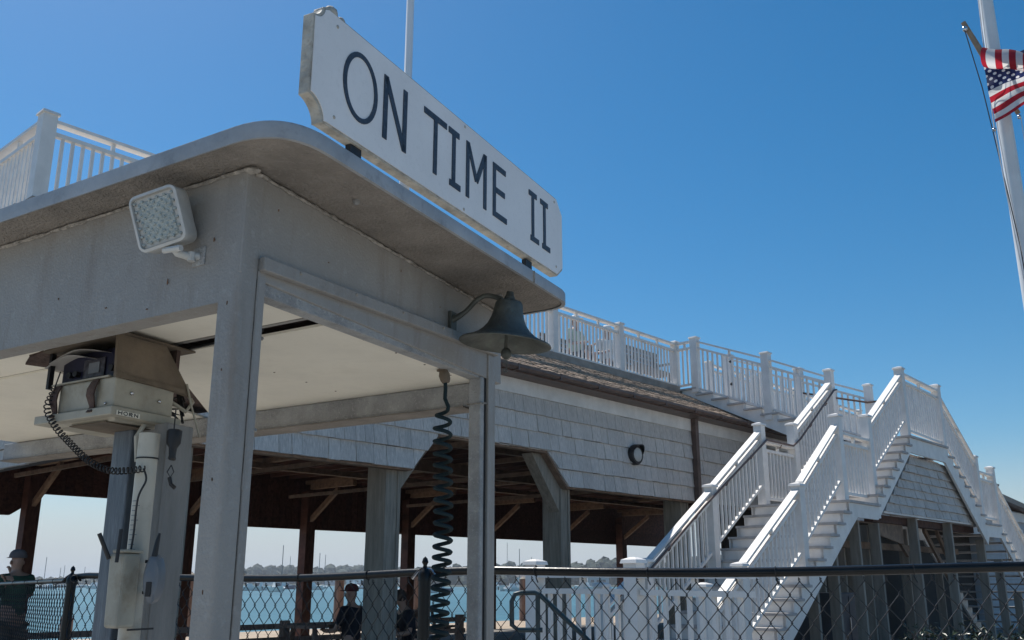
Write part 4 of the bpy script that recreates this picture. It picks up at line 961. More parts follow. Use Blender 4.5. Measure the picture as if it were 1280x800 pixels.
part('lead', MB().tube(smooth([K(.065, -.085, .302), K(.07, -.095, .27), K(.06, -.08, .22), K(.062, -.075, .12), K(.058, -.07, .05)], 6), .003, 6), M_black, mic)

# PVC pipe, dispenser, grey device, black plug
def eyeat(px, py, Y):   # world point (eye frame) seen at a pixel, at distance Y
    f = 1180.; t_ = math.atan(328 / f); x, u_ = px - 640, 400 - py; yy = f * cos(t_) - u_ * sin(t_); return Vector((x * Y / yy, Y, (f * sin(t_) + u_ * cos(t_)) * Y / yy))
p = eyeat(187, 545, 2.66)
pv = thing('pvc_pipe', 'stained white PVC pipe standing beside the steel column below the radio', 'pipe', E, (p.x, p.y, G))
part('pipe_body', MB().tube([(p.x, p.y, G), (p.x, p.y, .405)], .0285, 24), M_pvc, pv)
part('strap', MB().lathe((p.x, p.y, .335), [(.0292, -.002), (.031, -.002), (.031, .002), (.0292, .002)], 24), M_black, pv)
tk = MB()   # short printed lines on the pipe's label
for i in range(12):
    z = .215 - .013 * i; l_ = (.75, .9, .5)[i % 3]
    for q in range(5):
        a0 = -2.35 + l_ * q / 5; a1 = -2.35 + l_ * (q + 1) / 5; r = .0288
        tk.add([(p.x + r * cos(a0), p.y + r * sin(a0), z), (p.x + r * cos(a1), p.y + r * sin(a1), z), (p.x + r * cos(a1), p.y + r * sin(a1), z + .0022), (p.x + r * cos(a0), p.y + r * sin(a0), z + .0022)], [(0, 1, 2, 3)])
part('printed_line', tk, M_device, pv)
part('side_conduit', MB().tube([K(.12, .0, .437), (p.x - .045, p.y + .02, .40), (p.x - .04, p.y + .03, .33)], .007, 8), M_pvc, pv)
q = eyeat(146, 775, 2.55)
S1_, T1_ = -0, 0
ds = thing('wall_bin', 'small cream plastic bin strapped to the steel column below the radio', 'bin', E, (q.x, q.y, q.z))
def qb(s0, s1, t0, t1, z0, z1, k=0):
    o_ = Vector((q.x, q.y))
    def Pq(s, t, z): v = o_ + Rv * s + Lv * t; return (v.x, v.y, z)
    return MB().hexa([Pq(s0, t0, z0), Pq(s1, t0, z0), Pq(s1, t1 - k, z0), Pq(s0, t1 - k, z0), Pq(s0, t0, z1), Pq(s1, t0, z1), Pq(s1, t1, z1), Pq(s0, t1, z1)])
part('bin_body', qb(0, .062, 0, .062, -.115, .075, .006), M_cream, ds, bev=.008)
part('bin_lid', qb(-.004, .066, -.004, .045, .0755, .084), M_cream, ds, bev=.003)
part('bin_content', MB().tube([(q.x - .05, q.y + .03, .06), (q.x - .075, q.y + .01, .125)], .006, 8).tube([(q.x - .012, q.y - .012, .05), (q.x - .01, q.y - .01, .135)], .005, 8), M_black, ds)
part('strap', qb(.076, .11, -.01, .0, .05, .058), M_black, ds)
part('strap', qb(.076, .11, -.01, .0, -.03, -.022), M_black, ds)
part('strap', qb(.04, .13, .0, .004, -.122, -.117), M_black, ds)
d_ = eyeat(192, 725, 2.58)
gd = thing('intercom', 'rounded grey intercom unit clipped to the column beside the cream bin', 'intercom', E, tuple(d_))
part('unit_body', loft([[(d_.x + (.028) * sc_f * cos(a) * .85, d_.y + yy, d_.z + .003 + .062 * sc_f * sin(a)) for a in [2 * pi * i / 20 for i in range(20)]] for yy, sc_f in ((-.02, .8), (-.012, 1.0), (.02, 1.0))]), M_device, gd)
part('unit_button', MB().box((d_.x - .011, d_.y - .0225, d_.z - .042), (d_.x + .003, d_.y - .0195, d_.z - .005)), M_black, gd, bev=.001)
part('unit_clip', MB().tube([(d_.x - .0, d_.y - .01, d_.z + .06), (d_.x + .004, d_.y - .01, d_.z + .10), (d_.x + .008, d_.y - .01, d_.z + .12)], [.008, .006, .003], 10), M_black, gd)
e_ = eyeat(217, 552, 2.66)
bk2 = thing('hand_microphone', 'black hand microphone hanging by a thin loop under the radio box', 'microphone', E, tuple(e_))
part('mic_body', loft([[(e_.x + w2 * cos(a), e_.y + .018 * sin(a), e_.z + zz) for a in [2 * pi * i / 14 for i in range(14)]] for zz, w2 in ((.034, .016), (.03, .022), (-.005, .020), (-.018, .010), (-.04, .008), (-.048, .010), (-.052, .006))]), M_black, bk2)
part('loop', MB().tube([(e_.x - .0, e_.y, e_.z - .066), (e_.x - .010, e_.y, e_.z - .085), (e_.x - .0, e_.y, e_.z - .10), (e_.x + .009, e_.y, e_.z - .085), (e_.x, e_.y, e_.z - .066)], .0016, 5), M_black, bk2)
part('hook_wire', MB().tube([(e_.x - .002, e_.y, e_.z + .034), (e_.x - .002, e_.y, e_.z + .09)], .002, 5), M_black, bk2)
part('swivel', MB().tube([(e_.x - .002, e_.y, e_.z - .10), (e_.x + .004, e_.y, e_.z - .12), (e_.x + .016, e_.y, e_.z - .13)], .006, 6), M_black, bk2)

# ------------------------------------------------------------------ flagpole and flag
FX, FY = 5.46, 9.5
pole = thing('flagpole', 'tall white tapering flagpole with a wooden yardarm at the right edge', 'flagpole', W0, (FX, FY, 0))
part('pole', MB().tube([(FX, FY, 0), (FX, FY, 4), (FX, FY, 8), (FX, FY, 14)], [.092, .085, .074, .05], 28), M_pole, pole)
def wat(px, py, Y): v = eyeat(px, py, Y); return (v.x, v.y, v.z + EYE)
ya, yb2 = Vector(wat(1204, 28, 9.32)), Vector(wat(1273, 142, 9.32))
part('yardarm', MB().tube([ya, ya.lerp(yb2, .5), yb2], [.026, .036, .024], 12), M_yard, pole)
part('pulley', MB().ball(tuple(Vector(wat(1206, 36, 9.30))), .03, 8, 6, (1, 1, 1.3)).ball(wat(1274, 146, 9.30), .022, 8, 6, (1, 1, 1.3)).ball(wat(1243, 162, 9.2), .022, 8, 6), M_sound, pole)
part('halyard', MB().tube([wat(1206, 38, 9.28), wat(1228, 110, 9.25), wat(1250, 200, 9.28), wat(1276, 310, 9.35), wat(1310, 520, 9.35)], .006, 5), M_black, pole)
part('halyard', MB().tube([wat(1216, -60, 9.3), wat(1230, 60, 9.25), wat(1243, 160, 9.2), wat(1258, 240, 9.25), wat(1290, 400, 9.3)], .006, 5), M_rope, pole)
part('halyard', MB().tube([wat(1219, -60, 9.3), wat(1233, 60, 9.3), wat(1248, 165, 9.25), wat(1262, 240, 9.28), wat(1296, 400, 9.3)], .005, 5), M_rope, pole)
part('halyard', MB().tube([wat(1276, 146, 9.3), wat(1290, 240, 9.3), wat(1310, 400, 9.3)], .004, 5), M_rope, pole)
def flag_mat():
    m = mat('flag_cloth', (1, 1, 1), .8, bump=0); N = m.node_tree.nodes; Lk = m.node_tree.links; p = N['Principled BSDF']
    uv = N.new('ShaderNodeUVMap'); sp = N.new('ShaderNodeSeparateXYZ'); Lk.new(uv.outputs[0], sp.inputs[0])
    def ma(op, a, b=None):
        n = N.new('ShaderNodeMath'); n.operation = op
        for i, x in enumerate((a, b)):
            if x is None: continue
            if isinstance(x, (int, float)): n.inputs[i].default_value = x
            else: Lk.new(x, n.inputs[i])
        return n.outputs[0]
    u, v = sp.outputs[0], sp.outputs[1]
    k = ma('FLOOR', ma('MULTIPLY', v, 13)); odd = ma('GREATER_THAN', ma('MODULO', k, 2), .5)     # v=0 bottom stripe red
    can = ma('MULTIPLY', ma('LESS_THAN', u, .4), ma('GREATER_THAN', v, 6 / 13))
    cu = ma('MULTIPLY', u, 11 / .4 / 2 * 1.0); cv = ma('MULTIPLY', ma('SUBTRACT', v, 6 / 13), 13 / 7 * 4.5)
    row = ma('FLOOR', ma('MULTIPLY', cv, 2)); sh = ma('MULTIPLY', ma('MODULO', row, 2), .5)
    fx = ma('SUBTRACT', ma('FRACT', ma('ADD', cu, sh)), .5); fy = ma('MULTIPLY', ma('SUBTRACT', ma('FRACT', ma('MULTIPLY', cv, 2)), .5), .62)
    d = ma('SQRT', ma('ADD', ma('MULTIPLY', fx, fx), ma('MULTIPLY', fy, fy))); star = ma('LESS_THAN', d, .21)
    def mix(f, a, b):
        n = N.new('ShaderNodeMix'); n.data_type = 'RGBA'; Lk.new(f, n.inputs[0])
        for i, x in ((6, a), (7, b)):
            if isinstance(x, tuple): n.inputs[i].default_value = (*x, 1)
            else: Lk.new(x, n.inputs[i])
        return n.outputs[2]
    st_ = mix(odd, (.42, .018, .035), (.72, .72, .72)); cc = mix(star, (.02, .03, .11), (.75, .75, .78)); c = mix(can, st_, cc)
    Lk.new(c, p.inputs['Base Color'])
    tr = N.new('ShaderNodeBsdfTranslucent'); Lk.new(c, tr.inputs[0]); ms = N.new('ShaderNodeMixShader'); ms.inputs[0].default_value = .55
    Lk.new(p.outputs[0], ms.inputs[1]); Lk.new(tr.outputs[0], ms.inputs[2]); Lk.new(ms.outputs[0], N['Material Output'].inputs[0]); return m
M_flag = flag_mat()
def flag_sheet(name, par, grid, nu, nv):
    """grid(u, v) -> point, (fu, fv)"""
    vs = []; uvs = []; fs = []
    for j in range(nv + 1):
        for i in range(nu + 1):
            p, t = grid(i / nu, j / nv); vs.append(p); uvs.append(t)
    for j in range(nv):
        for i in range(nu): fs.append((j * (nu + 1) + i, j * (nu + 1) + i + 1, (j + 1) * (nu + 1) + i + 1, (j + 1) * (nu + 1) + i))
    me = bpy.data.meshes.new(name); me.from_pydata([tuple(Vector(v) - Vector(BASE[par.name])) for v in vs], [], fs)
    ul = me.uv_layers.new(name='UVMap')
    for l in me.loops: ul.data[l.index].uv = uvs[l.vertex_index]
    me.materials.append(M_flag); me.polygons.foreach_set('use_smooth', [True] * len(me.polygons))
    o = link(bpy.data.objects.new(name, me)); o.parent = par; BASE[o.name] = BASE[par.name]; return o
flg = thing('flag', 'American flag folded over in the wind on the flagpole', 'flag', W0, wat(1230, 70, 9.1))
def lerp2(a, b, t): return (a[0] + (b[0] - a[0]) * t, a[1] + (b[1] - a[1]) * t)
def g_main(u, v):    # hanging body: canton near the hoist, stripes rising to the right
    tl, tr = (1229, 82), (1345, 40); bl, br = (1244, 153), (1345, 92)
    t = lerp2(tl, tr, u); b = lerp2(bl, br, u); q = lerp2(b, t, v)
    rip = 3.0 * sin(u * 15 + v * 4) * u + 1.5 * sin(v * 7 + u * 9)
    Y = 9.12 + .05 * sin(u * 17 + v * 3.5) + .03 * sin(v * 9 - u * 5) - .10 * u
    return wat(q[0] + .6 * sin(v * 9), q[1] + rip * .6, Y), (u * .75, .03 + v * .80)
def g_roll(u, v):    # upper part blown over the top, stripes running across the fold
    a = v * pi * 1.05
    top, bot = lerp2((1229, 59), (1345, 72), u), lerp2((1231, 84), (1345, 96), u)
    m_ = (1 - cos(a)) / 2; q = lerp2(bot, top, m_)
    q = (q[0] - 4.5 * sin(a) * (1 if u < .08 else .3), q[1] + 1.2 * sin(u * 16))
    return wat(q[0], q[1], 9.08 - .12 * sin(a)), (.45 + .2 * v, .02 + u * 1.02)
flag_sheet('flag_body', flg, g_main, 60, 30); flag_sheet('flag_fold', flg, g_roll, 60, 14)

# ------------------------------------------------------------------ people
def skin(name, par, nodes, edges, m, sub=1, label=None):
    me = bpy.data.meshes.new(name); me.from_pydata([tuple(Vector(n_[0]) - Vector(BASE[par.name])) for n_ in nodes], edges, [])
    me.materials.append(m); o = link(bpy.data.objects.new(name, me)); o.parent = par; BASE[o.name] = BASE[par.name]
    md = o.modifiers.new('skin', 'SKIN'); md.use_smooth_shade = True
    for i, n_ in enumerate(nodes):
        r = n_[1]; me.skin_vertices[0].data[i].radius = r if isinstance(r, tuple) else (r, r)
    me.skin_vertices[0].data[0].use_root = True
    s = o.modifiers.new('sub', 'SUBSURF'); s.levels = sub; s.render_levels = sub
    dg = bpy.context.evaluated_depsgraph_get(); ev = o.evaluated_get(dg); nm = bpy.data.meshes.new_from_object(ev)
    o.modifiers.clear(); o.data = nm; nm.name = name
    return tag(o, label)
def person(label, fr, base, yaw, pose, shirt, bottoms, hat=None, group=None, lean=0, armpose='rest'):
    pr = thing('person', label, 'person', fr, base, group)
    R_ = Matrix.Rotation(yaw, 3, 'Z')
    def T(x, y, z): v = R_ @ Vector((x, y, z)); return (v[0] + base[0], v[1] + base[1], v[2] + base[2])   # +y is forward
    sit = pose == 'sit'; hz = .50 if sit else .95
    def up(x, y, z): return T(x, y + (z - hz) * lean, z)
    sh = hz + .50
    N = [(T(0, 0, hz), (.15, .11)), (up(0, 0, hz + .15), (.14, .10)), (up(0, 0, hz + .33), (.15, .11)), (up(0, 0, sh - .02), (.13, .09)), (up(0, .01, sh + .045), .058), (up(0, .02, sh + .085), .055), (up(0, .025, sh + .135), (.070, .085)), (up(0, .02, sh + .205), (.077, .095)), (up(0, .02, sh + .265), (.05, .06))]
    E_ = [(i, i + 1) for i in range(8)]; cl = list(N[:4]); ce = [(0, 1), (1, 2), (2, 3)]
    for s in (-1, 1):
        i = len(N)
        if armpose == 'up' and s == 1: elb, wr_, hn = up(s * .26, .10, sh - .24), up(s * .12, .28, sh - .02), up(s * .07, .30, sh + .08)
        elif armpose == 'fwd' or sit: elb, wr_, hn = up(s * .24, .08, sh - .30), up(s * .16, .32, sh - .32), up(s * .12, .40, sh - .30)
        else: elb, wr_, hn = up(s * .25, -.03, sh - .30), up(s * .25, .08, sh - .54), up(s * .24, .12, sh - .62)
        N += [(up(s * .17, 0, sh - .03), .062), (elb, .042), (wr_, .028), (hn, (.035, .02))]
        E_ += [(3, i), (i, i + 1), (i + 1, i + 2), (i + 2, i + 3)]
        h = Vector(hn); w2 = Vector(wr_); dr_ = (h - w2).normalized(); sd = dr_.orthogonal().normalized()
        for q in range(4):
            N.append((tuple(h + dr_ * (.075 - .006 * abs(q - 1.2)) + sd * (.012 * (q - 1.5)) + Vector((0, 0, -.015))), .0085)); E_.append((i + 3, len(N) - 1))
        N.append((tuple(h + dr_ * .02 + sd * .04), .009)); E_.append((i + 3, len(N) - 1))
        j = len(cl); mid = tuple(Vector(up(s * .17, 0, sh - .03)).lerp(Vector(elb), .85))
        cl += [(up(s * .17, 0, sh - .03), .078), (mid, .062)]; ce += [(3, j), (j, j + 1)]
    lg = [(T(0, 0, hz + .03), (.165, .125))]; le = []
    for s in (-1, 1):
        i = len(N)
        if sit: kn_, an, ft = T(s * .12, .42, .50), T(s * .12, .40, .09), T(s * .12, .56, .04)
        else: kn_, an, ft = T(s * .10, .03 * s, .50), T(s * .11, -.02 + .06 * s, .09), T(s * .12, .13 + .06 * s, .04)
        N += [(T(s * .09, 0, hz - .06), .092), (kn_, .058), (tuple(Vector(kn_).lerp(Vector(an), .4)), .055), (an, .036), (ft, (.042, .028))]
        E_ += [(0, i), (i, i + 1), (i + 1, i + 2), (i + 2, i + 3), (i + 3, i + 4)]
        j = len(lg); lg += [(T(s * .09, 0, hz - .08), .108), (tuple(Vector(T(s * .09, 0, hz - .06)).lerp(Vector(kn_), .92)), .082)]; le += [(0, j), (j, j + 1)]
    body = skin('body', pr, N, E_, M_skin, 2)
    skin('shirt', pr, [(c[0], tuple(x * 1.12 for x in c[1]) if isinstance(c[1], tuple) else c[1]) for c in cl], ce, shirt, 2)
    skin('shorts', pr, lg, le, bottoms, 2)
    hd_ = Vector(up(0, .02, sh + .195))
    part('hair', MB().ball((hd_[0], hd_[1], hd_[2] + .015), .098, 14, 8, (.95, 1.02, 1.0)), M_hair, pr) if not hat else None
    if hat:
        part('cap', MB().lathe((hd_[0], hd_[1], hd_[2] + .025), [(.100, 0), (.102, .03), (.09, .07), (.06, .098), (.001, .108)], 16), hat, pr)
        v = R_ @ Vector((0, .12, 0)); part('cap_brim', MB().ball((hd_[0] + v[0], hd_[1] + v[1], hd_[2] + .032), .075, 12, 4, (1, 1, .1)), hat, pr)
    f_ = MB(); fwd = R_ @ Vector((0, 1, 0)); sd = R_ @ Vector((1, 0, 0))
    f_.ball(tuple(hd_ + fwd * .093 + Vector((0, 0, -.03))), .014, 8, 6, (1, 1, 1.4))
    for s in (-1, 1): f_.ball(tuple(hd_ + sd * s * .079 + Vector((0, 0, -.03))), .022, 8, 6, (.5, 1, 1.2))
    part('nose_and_ears', f_, M_skin, pr)
    ey = MB()
    for s in (-1, 1): ey.ball(tuple(hd_ + fwd * .085 + sd * s * .03 + Vector((0, 0, -.01))), .009, 8, 5)
    ey.ball(tuple(hd_ + fwd * .080 + Vector((0, 0, -.075))), .02, 8, 4, (1, .4, .25))
    part('eyes_and_mouth', ey, M_hair, pr)
    return pr
person('standing person in a dark green shirt, khaki shorts and grey cap at the left edge', W0, (-6.08, 12.0, .02), radians(55), 'stand', M_green, M_khaki, hat=mat('cap_cloth', (.14, .12, .12), .9), armpose='up')
person('person in a dark shirt seated on the bench left of the big pavilion post', B, (8.88, 11.0, G + .06), radians(15), 'sit', M_darkcl, M_darkcl, hat=M_red)
person('seated person leaning forward in dark clothes just right of the big pavilion post', B, (9.80, 10.75, G + .0), radians(70), 'sit', M_darkcl, M_darkcl, lean=.25)
person('person on the roof deck in a white cap and pale green top behind the railing', B, (14.36, 11.2, 3.82), radians(180), 'sit', M_paleg, M_darkcl, hat=M_whitecl)
person('person on the roof deck in a white shirt sitting left of the slatted bench back', B, (15.42, 11.2, 3.82), radians(150), 'sit', M_whitecl, M_darkcl, hat=M_whitecl)
person('person on the roof deck half hidden behind the rim of the bell', B, (12.3, 11.4, 3.82), radians(180), 'sit', M_khaki, M_darkcl, hat=M_khaki)

# ------------------------------------------------------------------ benches, tables
def bench(label, a0, a1, y, z, back=True, group=None, m=M_bench, backh=.48, seat=.45):
    t = thing('bench', label, 'bench', B, (a0, y, z), group)
    for i in range(4): part('seat_slat', MB().box((a0, y - .02 + i * .11, z + seat), (a1, y + .07 + i * .11, z + seat + .035)), m, t)
    if back:
        for i in range(5): part('back_slat', MB().box((a0, y + .42 - .0 * i, z + seat + .07 + i * .1), (a1, y + .45, z + seat + .15 + i * .1)), m, t)
    for a in (a0 + .1, a1 - .16):
        part('leg', MB().box((a, y, z), (a + .06, y + .06, z + seat - .002)), m, t); part('leg', MB().box((a, y + .4, z), (a + .06, y + .46 - .042, z + (1.0 if back else seat - .002))), m, t)
        part('arm', MB().box((a, y + .0, z + seat + .22), (a + .06, y + .415, z + seat + .26)), m, t)
    return t
bench('long dark slatted bench back seen through the roof deck railing', 15.85, 17.25, 10.75, 3.86)
bench('bench on the roof deck where two people sit behind the railing', 13.9, 15.7, 11.3, 3.80)
def table(label, a0, a1, y0, y1, group=None):
    t = thing('picnic_table', label, 'table', B, (a0, y0, G), group)
    n = 5; w_ = (y1 - y0) / n
    for i in range(n): part('table_board', MB().box((a0, y0 + i * w_ + .005, -.62), (a1, y0 + (i + 1) * w_ - .005, -.58)), M_pile, t)
    for a in (a0 + .25, a1 - .3):
        part('leg', MB().beam((a, y0 + .1, -.62), (a, y0 - .15, G + .09), .08, .09), M_pile, t); part('leg', MB().beam((a, y1 - .1, -.62), (a, y1 + .15, G + .09), .08, .09), M_pile, t)
        part('cross_bar', MB().box((a - .04, y0 - .45, G + .40), (a + .04, y1 + .45, G + .47)), M_pile, t)
    for yy in (y0 - .5, y1 + .22):
        part('bench_board', MB().box((a0, yy, G + .472), (a1, yy + .26, G + .51)), M_pile, t)
table('weathered picnic table in the pavilion where the dark shirted people sit', 8.3, 10.4, 11.3, 12.0)
table('weathered picnic table further back between pavilion posts near the water', 13.4, 15.2, 15.6, 16.3)
# timber guard rail inside the pavilion
gr = thing('guard_rail', 'long timber guard rail with two bars across the pavilion behind the fence', 'railing', B, (6, 13, G))
for z in (-.62, -.82): part('rail_bar', MB().box((5.0, 13.0, z - .08), (13.2, 13.06, z)), M_pile, gr)
for a in (5.2, 7.2, 9.2, 11.2, 13.1): part('rail_post', MB().box((a, 13.061, G), (a + .12, 13.18, -.58)), M_pile, gr)

# pilings on the pier edge
for i, (a, y_, top) in enumerate(((14.2, 24.6, .15), (19.4, 24.7, .05), (22.6, 24.6, .2), (28.2, 24.7, .1), (35, 24.7, .1), (11.0, 24.8, -.9))):
    pt = thing('piling', ['tan round piling just right of the dark pavilion post nearest the left opening', 'round timber piling behind the seated people', 'round timber piling left of the tube handrail', 'round timber piling behind the capped white post', 'round timber piling seen through the ramp pickets', 'short piling with a red cap low at the left'][i], 'piling', B, (a, y_, G))
    part('pile', MB().tube([(a, y_, G - 1.6), (a, y_, top)], [.17, .15], 14), M_pile, pt)
    part('pile_cap', MB().lathe((a, y_, top), [(.16, 0), (.16, .03), (.01, .12)], 14), M_red if i == 5 else M_post, pt)

# ------------------------------------------------------------------ background building at right
hb = thing('grey_building', 'grey sided building with a dark eave at the far right behind the staircase', 'building', B, (33, 9.5, G))
part('wall', MB().box((32.2, 9.2, G), (46, 18, 2.35)), M_siding, hb)
part('roof', MB().extr([(32.2, 8.8, 2.84), (38.5, 8.8, 2.40), (47, 8.8, 2.40), (47, 8.8, 2.24), (38.5, 8.8, 2.24), (32.2, 8.8, 2.66)], (0, 10, 0)), M_bronze, hb)
part('fascia_board', MB().box((32.0, 9.12, 2.0), (46, 9.19, 2.30)), M_whitewall, hb)
wn = part('window', MB().box((34.3, 9.13, .4), (36.6, 9.199, 1.75)), M_whitewall, hb)
part('pane', MB().box((34.4, 9.115, .5), (35.4, 9.128, 1.65)).box((35.5, 9.115, .5), (36.5, 9.128, 1.65)), M_glass, wn)
for i in range(22): part('clapboard', MB().hexa([(32.2, 9.165, G + .15 * i), (46, 9.165, G + .15 * i), (46, 9.199, G + .15 * i), (32.2, 9.199, G + .15 * i), (32.2, 9.185, G + .15 * i + .149), (46, 9.185, G + .15 * i + .149), (46, 9.199, G + .15 * i + .149), (32.2, 9.199, G + .15 * i + .149)]), M_siding, hb)

# bins and dark clutter below the stairs, shrub
cab = thing('storage_cabinet', 'dark blue grey cabinet standing between the stair studs', 'cabinet', B, (13.9, 6.2, G))
part('cabinet_body', MB().box((13.9, 6.1, G), (14.75, 6.8, -.15)), M_dblue, cab, bev=.01)
part('cabinet_door', MB().box((13.93, 6.075, G + .05), (14.30, 6.098, -.2)), M_dblue, cab, bev=.004); part('cabinet_door', MB().box((14.33, 6.075, G + .05), (14.72, 6.098, -.2)), M_dblue, cab, bev=.004)
part('handle', MB().tube([(14.28, 6.06, -.5), (14.28, 6.06, -.7)], .01, 6), M_sound, cab)
def shrub(label, a, y_, z, w_, h_, n, seed):
    rd = random.Random(seed); t = thing('shrub', label, 'shrub', B, (a, y_, z)); br_m = MB(); lf = MB()
    tips = []
    for i in range(26):
        an, r = rd.uniform(0, 2 * pi), rd.uniform(.2, 1); e = Vector((a + cos(an) * r * w_ / 2, y_ + sin(an) * r * w_ / 4, z + h_ * rd.uniform(.55, 1)))
        m_ = Vector((a + cos(an) * r * w_ / 5, y_, z + h_ * .4)); br_m.tube([(a + rd.uniform(-.3, .3) * w_, y_, z), m_, e], [.018, .012, .005], 5); tips.append((m_, e))
    for i in range(n):
        m_, e = rd.choice(tips); c = m_.lerp(e, rd.uniform(.2, 1.08)) + Vector((rd.gauss(0, .07), rd.gauss(0, .07), rd.gauss(0, .06)))
        u_ = Vector((rd.gauss(0, 1), rd.gauss(0, 1), rd.gauss(0, .7))).normalized(); v_ = u_.orthogonal().normalized(); v_ = (v_ * cos(i) + u_.cross(v_) * sin(i)); s_ = rd.uniform(.025, .05)
        nn = u_.cross(v_) * s_ * .15
        lf.add([c - u_ * s_, c + v_ * s_ * .4 + nn, c + u_ * s_, c - v_ * s_ * .4 + nn], [(0, 1, 2), (0, 2, 3)])
    part('stem', br_m, M_darkwood, t); part('foliage', lf, M_leaf, t)
shrub('glossy dark green shrub in the lower right corner behind the fence', 10.6, 3.0, G, 2.4, .95, 2600, 3)
shrub('low dark shrub at the foot of the stair studs', 12.6, 4.4, G, 1.6, .8, 1500, 4)

# ------------------------------------------------------------------ far shore
def shore(name, x0, x1, Yd, hfun, seed, dens=1.0):
    rd = random.Random(seed); mb = MB(); zb = -1.0
    n = int((x1 - x0) / 12 / 1.0 * dens)
    # low ground
    gm = MB().add([(x0 - 30, Yd - 12, zb - .5), (x1 + 30, Yd - 12, zb - .5), (x1 + 30, Yd + 150, zb + 2), (x0 - 30, Yd + 150, zb + 2), (x0 - 30, Yd - 5, zb + .9), (x1 + 30, Yd - 5, zb + .9)], [(0, 1, 5, 4), (4, 5, 2, 3)])
    o = solo('shoreline', gm, M_forest, W0, (x0, Yd, zb), kind='structure')
    for i in range(n * 3):
        x = x0 + (x1 - x0) * (i + rd.random()) / (n * 3); lay = i % 3; h = hfun(x) * (rd.uniform(.88, 1.02), rd.uniform(.7, .9), rd.uniform(.4, .65))[lay]; d = Yd + (26, 14, 2)[lay] + rd.uniform(0, 8); r = rd.uniform(3, 6)
        vs = []; ph_ = rd.uniform(0, 6)
        m_ = 5; q = 8
        for a in range(m_ + 1):
            for b in range(q):
                th_ = pi * a / m_; fi = 2 * pi * b / q; rr_ = r * (1 + rd.uniform(-.22, .22))
                vs.append((x + rr_ * sin(th_) * cos(fi), d + rr_ * sin(th_) * sin(fi), zb + h - r * .8 + rr_ * .85 * cos(th_)))
        fs = [(a * q + b, a * q + (b + 1) % q, (a + 1) * q + (b + 1) % q, (a + 1) * q + b) for a in range(m_) for b in range(q)]
        mb.add(vs, fs)
        # lower skirt of foliage down to the ground
        mb.add([(x - r, d - 2, zb), (x + r, d - 2, zb), (x + r * .8, d - 1, zb + h - r), (x - r * .8, d - 1, zb + h - r), (x - r, d + 4, zb), (x + r, d + 4, zb), (x + r * .8, d + 3, zb + h - r), (x - r * .8, d + 3, zb + h - r)], [(0, 1, 2, 3), (4, 5, 6, 7), (0, 4, 7, 3), (1, 5, 6, 2)])
    solo('far_woods', mb, M_forest, W0, (x0, Yd, zb), 'low dark wooded shore across the harbour', 'woods', kind='stuff')
shore('a', -640, 20, 760, lambda x: (15.5 + 1.2 * sin(x * .03) + 1.0 * sin(x * .09)) * (1 - .55 * min(1, max(0, (-x - 225) / 90))), 1, 1.5)
shore('b', -60, 330, 560, lambda x: 13 + 1.5 * sin(x * .045 + 1) + 1.0 * sin(x * .12) + 5 * min(1, max(0, x - 25) / 40), 2, 1.5)
# boats
def sailboat(px, top, k):
    H = 12.5 + (k % 3); Y = H * 1225 / (735 - top) ; Y = min(Y, 480); x = (px - 640) * Y / 1225
    H = (735 - top) / 1225 * Y
    lab = ['moored sailboat with a tall bare mast, %s' % s for s in SAIL][k]
    t = thing('sailboat', lab, 'sailboat', W0, (x, Y, -1.0)); L = 9.5; hull = []
    an = radians(70 + 25 * sin(k * 2.1)); R_ = Matrix.Rotation(an, 3, 'Z')
    def P(u, v, z): q_ = R_ @ Vector((u, v, 0)); return (x + q_[0], Y + q_[1], -1.0 + z)
    st_ = [(-L / 2, .9, .75), (-L / 4, 1.25, .8), (0, 1.35, .85), (L / 4, 1.0, .95), (L / 2, .05, 1.15)]
    rings = [[P(u, -b, h), P(u, -b * .7, .1), P(u, 0, -.3), P(u, b * .7, .1), P(u, b, h)] for u, b, h in st_]
    part('hull', loft(rings), M_boatb if k % 4 == 1 else M_boatw, t)
    part('cabin', MB().extr([P(-1.8, -.7, .8), P(1.8, -.6, .8), P(1.8, .6, .8), P(-1.8, .7, .8)], (0, 0, .55)), M_boatw, t)
    part('mast', MB().tube([P(.6, 0, .8), P(.6, 0, H)], [.09 if Y < 300 else .16, .06 if Y < 300 else .12], 6), M_mast, t)
    part('boom', MB().tube([P(.6, 0, 1.9), P(-3.6, 0, 1.9)], .17, 6), M_sailc, t)
SAIL = ['leftmost, beside the standing person', 'left of the corner fence post', 'just left of the corner fence post', 'right of the corner fence post', 'left of the dark pavilion post', 'short one left of the dark pavilion post', 'first right of the dark pavilion post', 'second right of the dark pavilion post', 'left of the person in the red cap', 'close by the big pavilion post', 'right of the ferry post', 'second right of the ferry post', 'nearest the wide pavilion post', 'seen low in the left opening', 'between the ferry posts']
for k, (px, top) in enumerate(((53, 697), (73, 711), (77, 708), (103, 710), (351, 680), (360, 697), (397, 691), (405, 694), (453, 687), (461, 694), (634, 676), (648, 686), (664, 697), (33, 706), (250, 700))): sailboat(px, top, k)
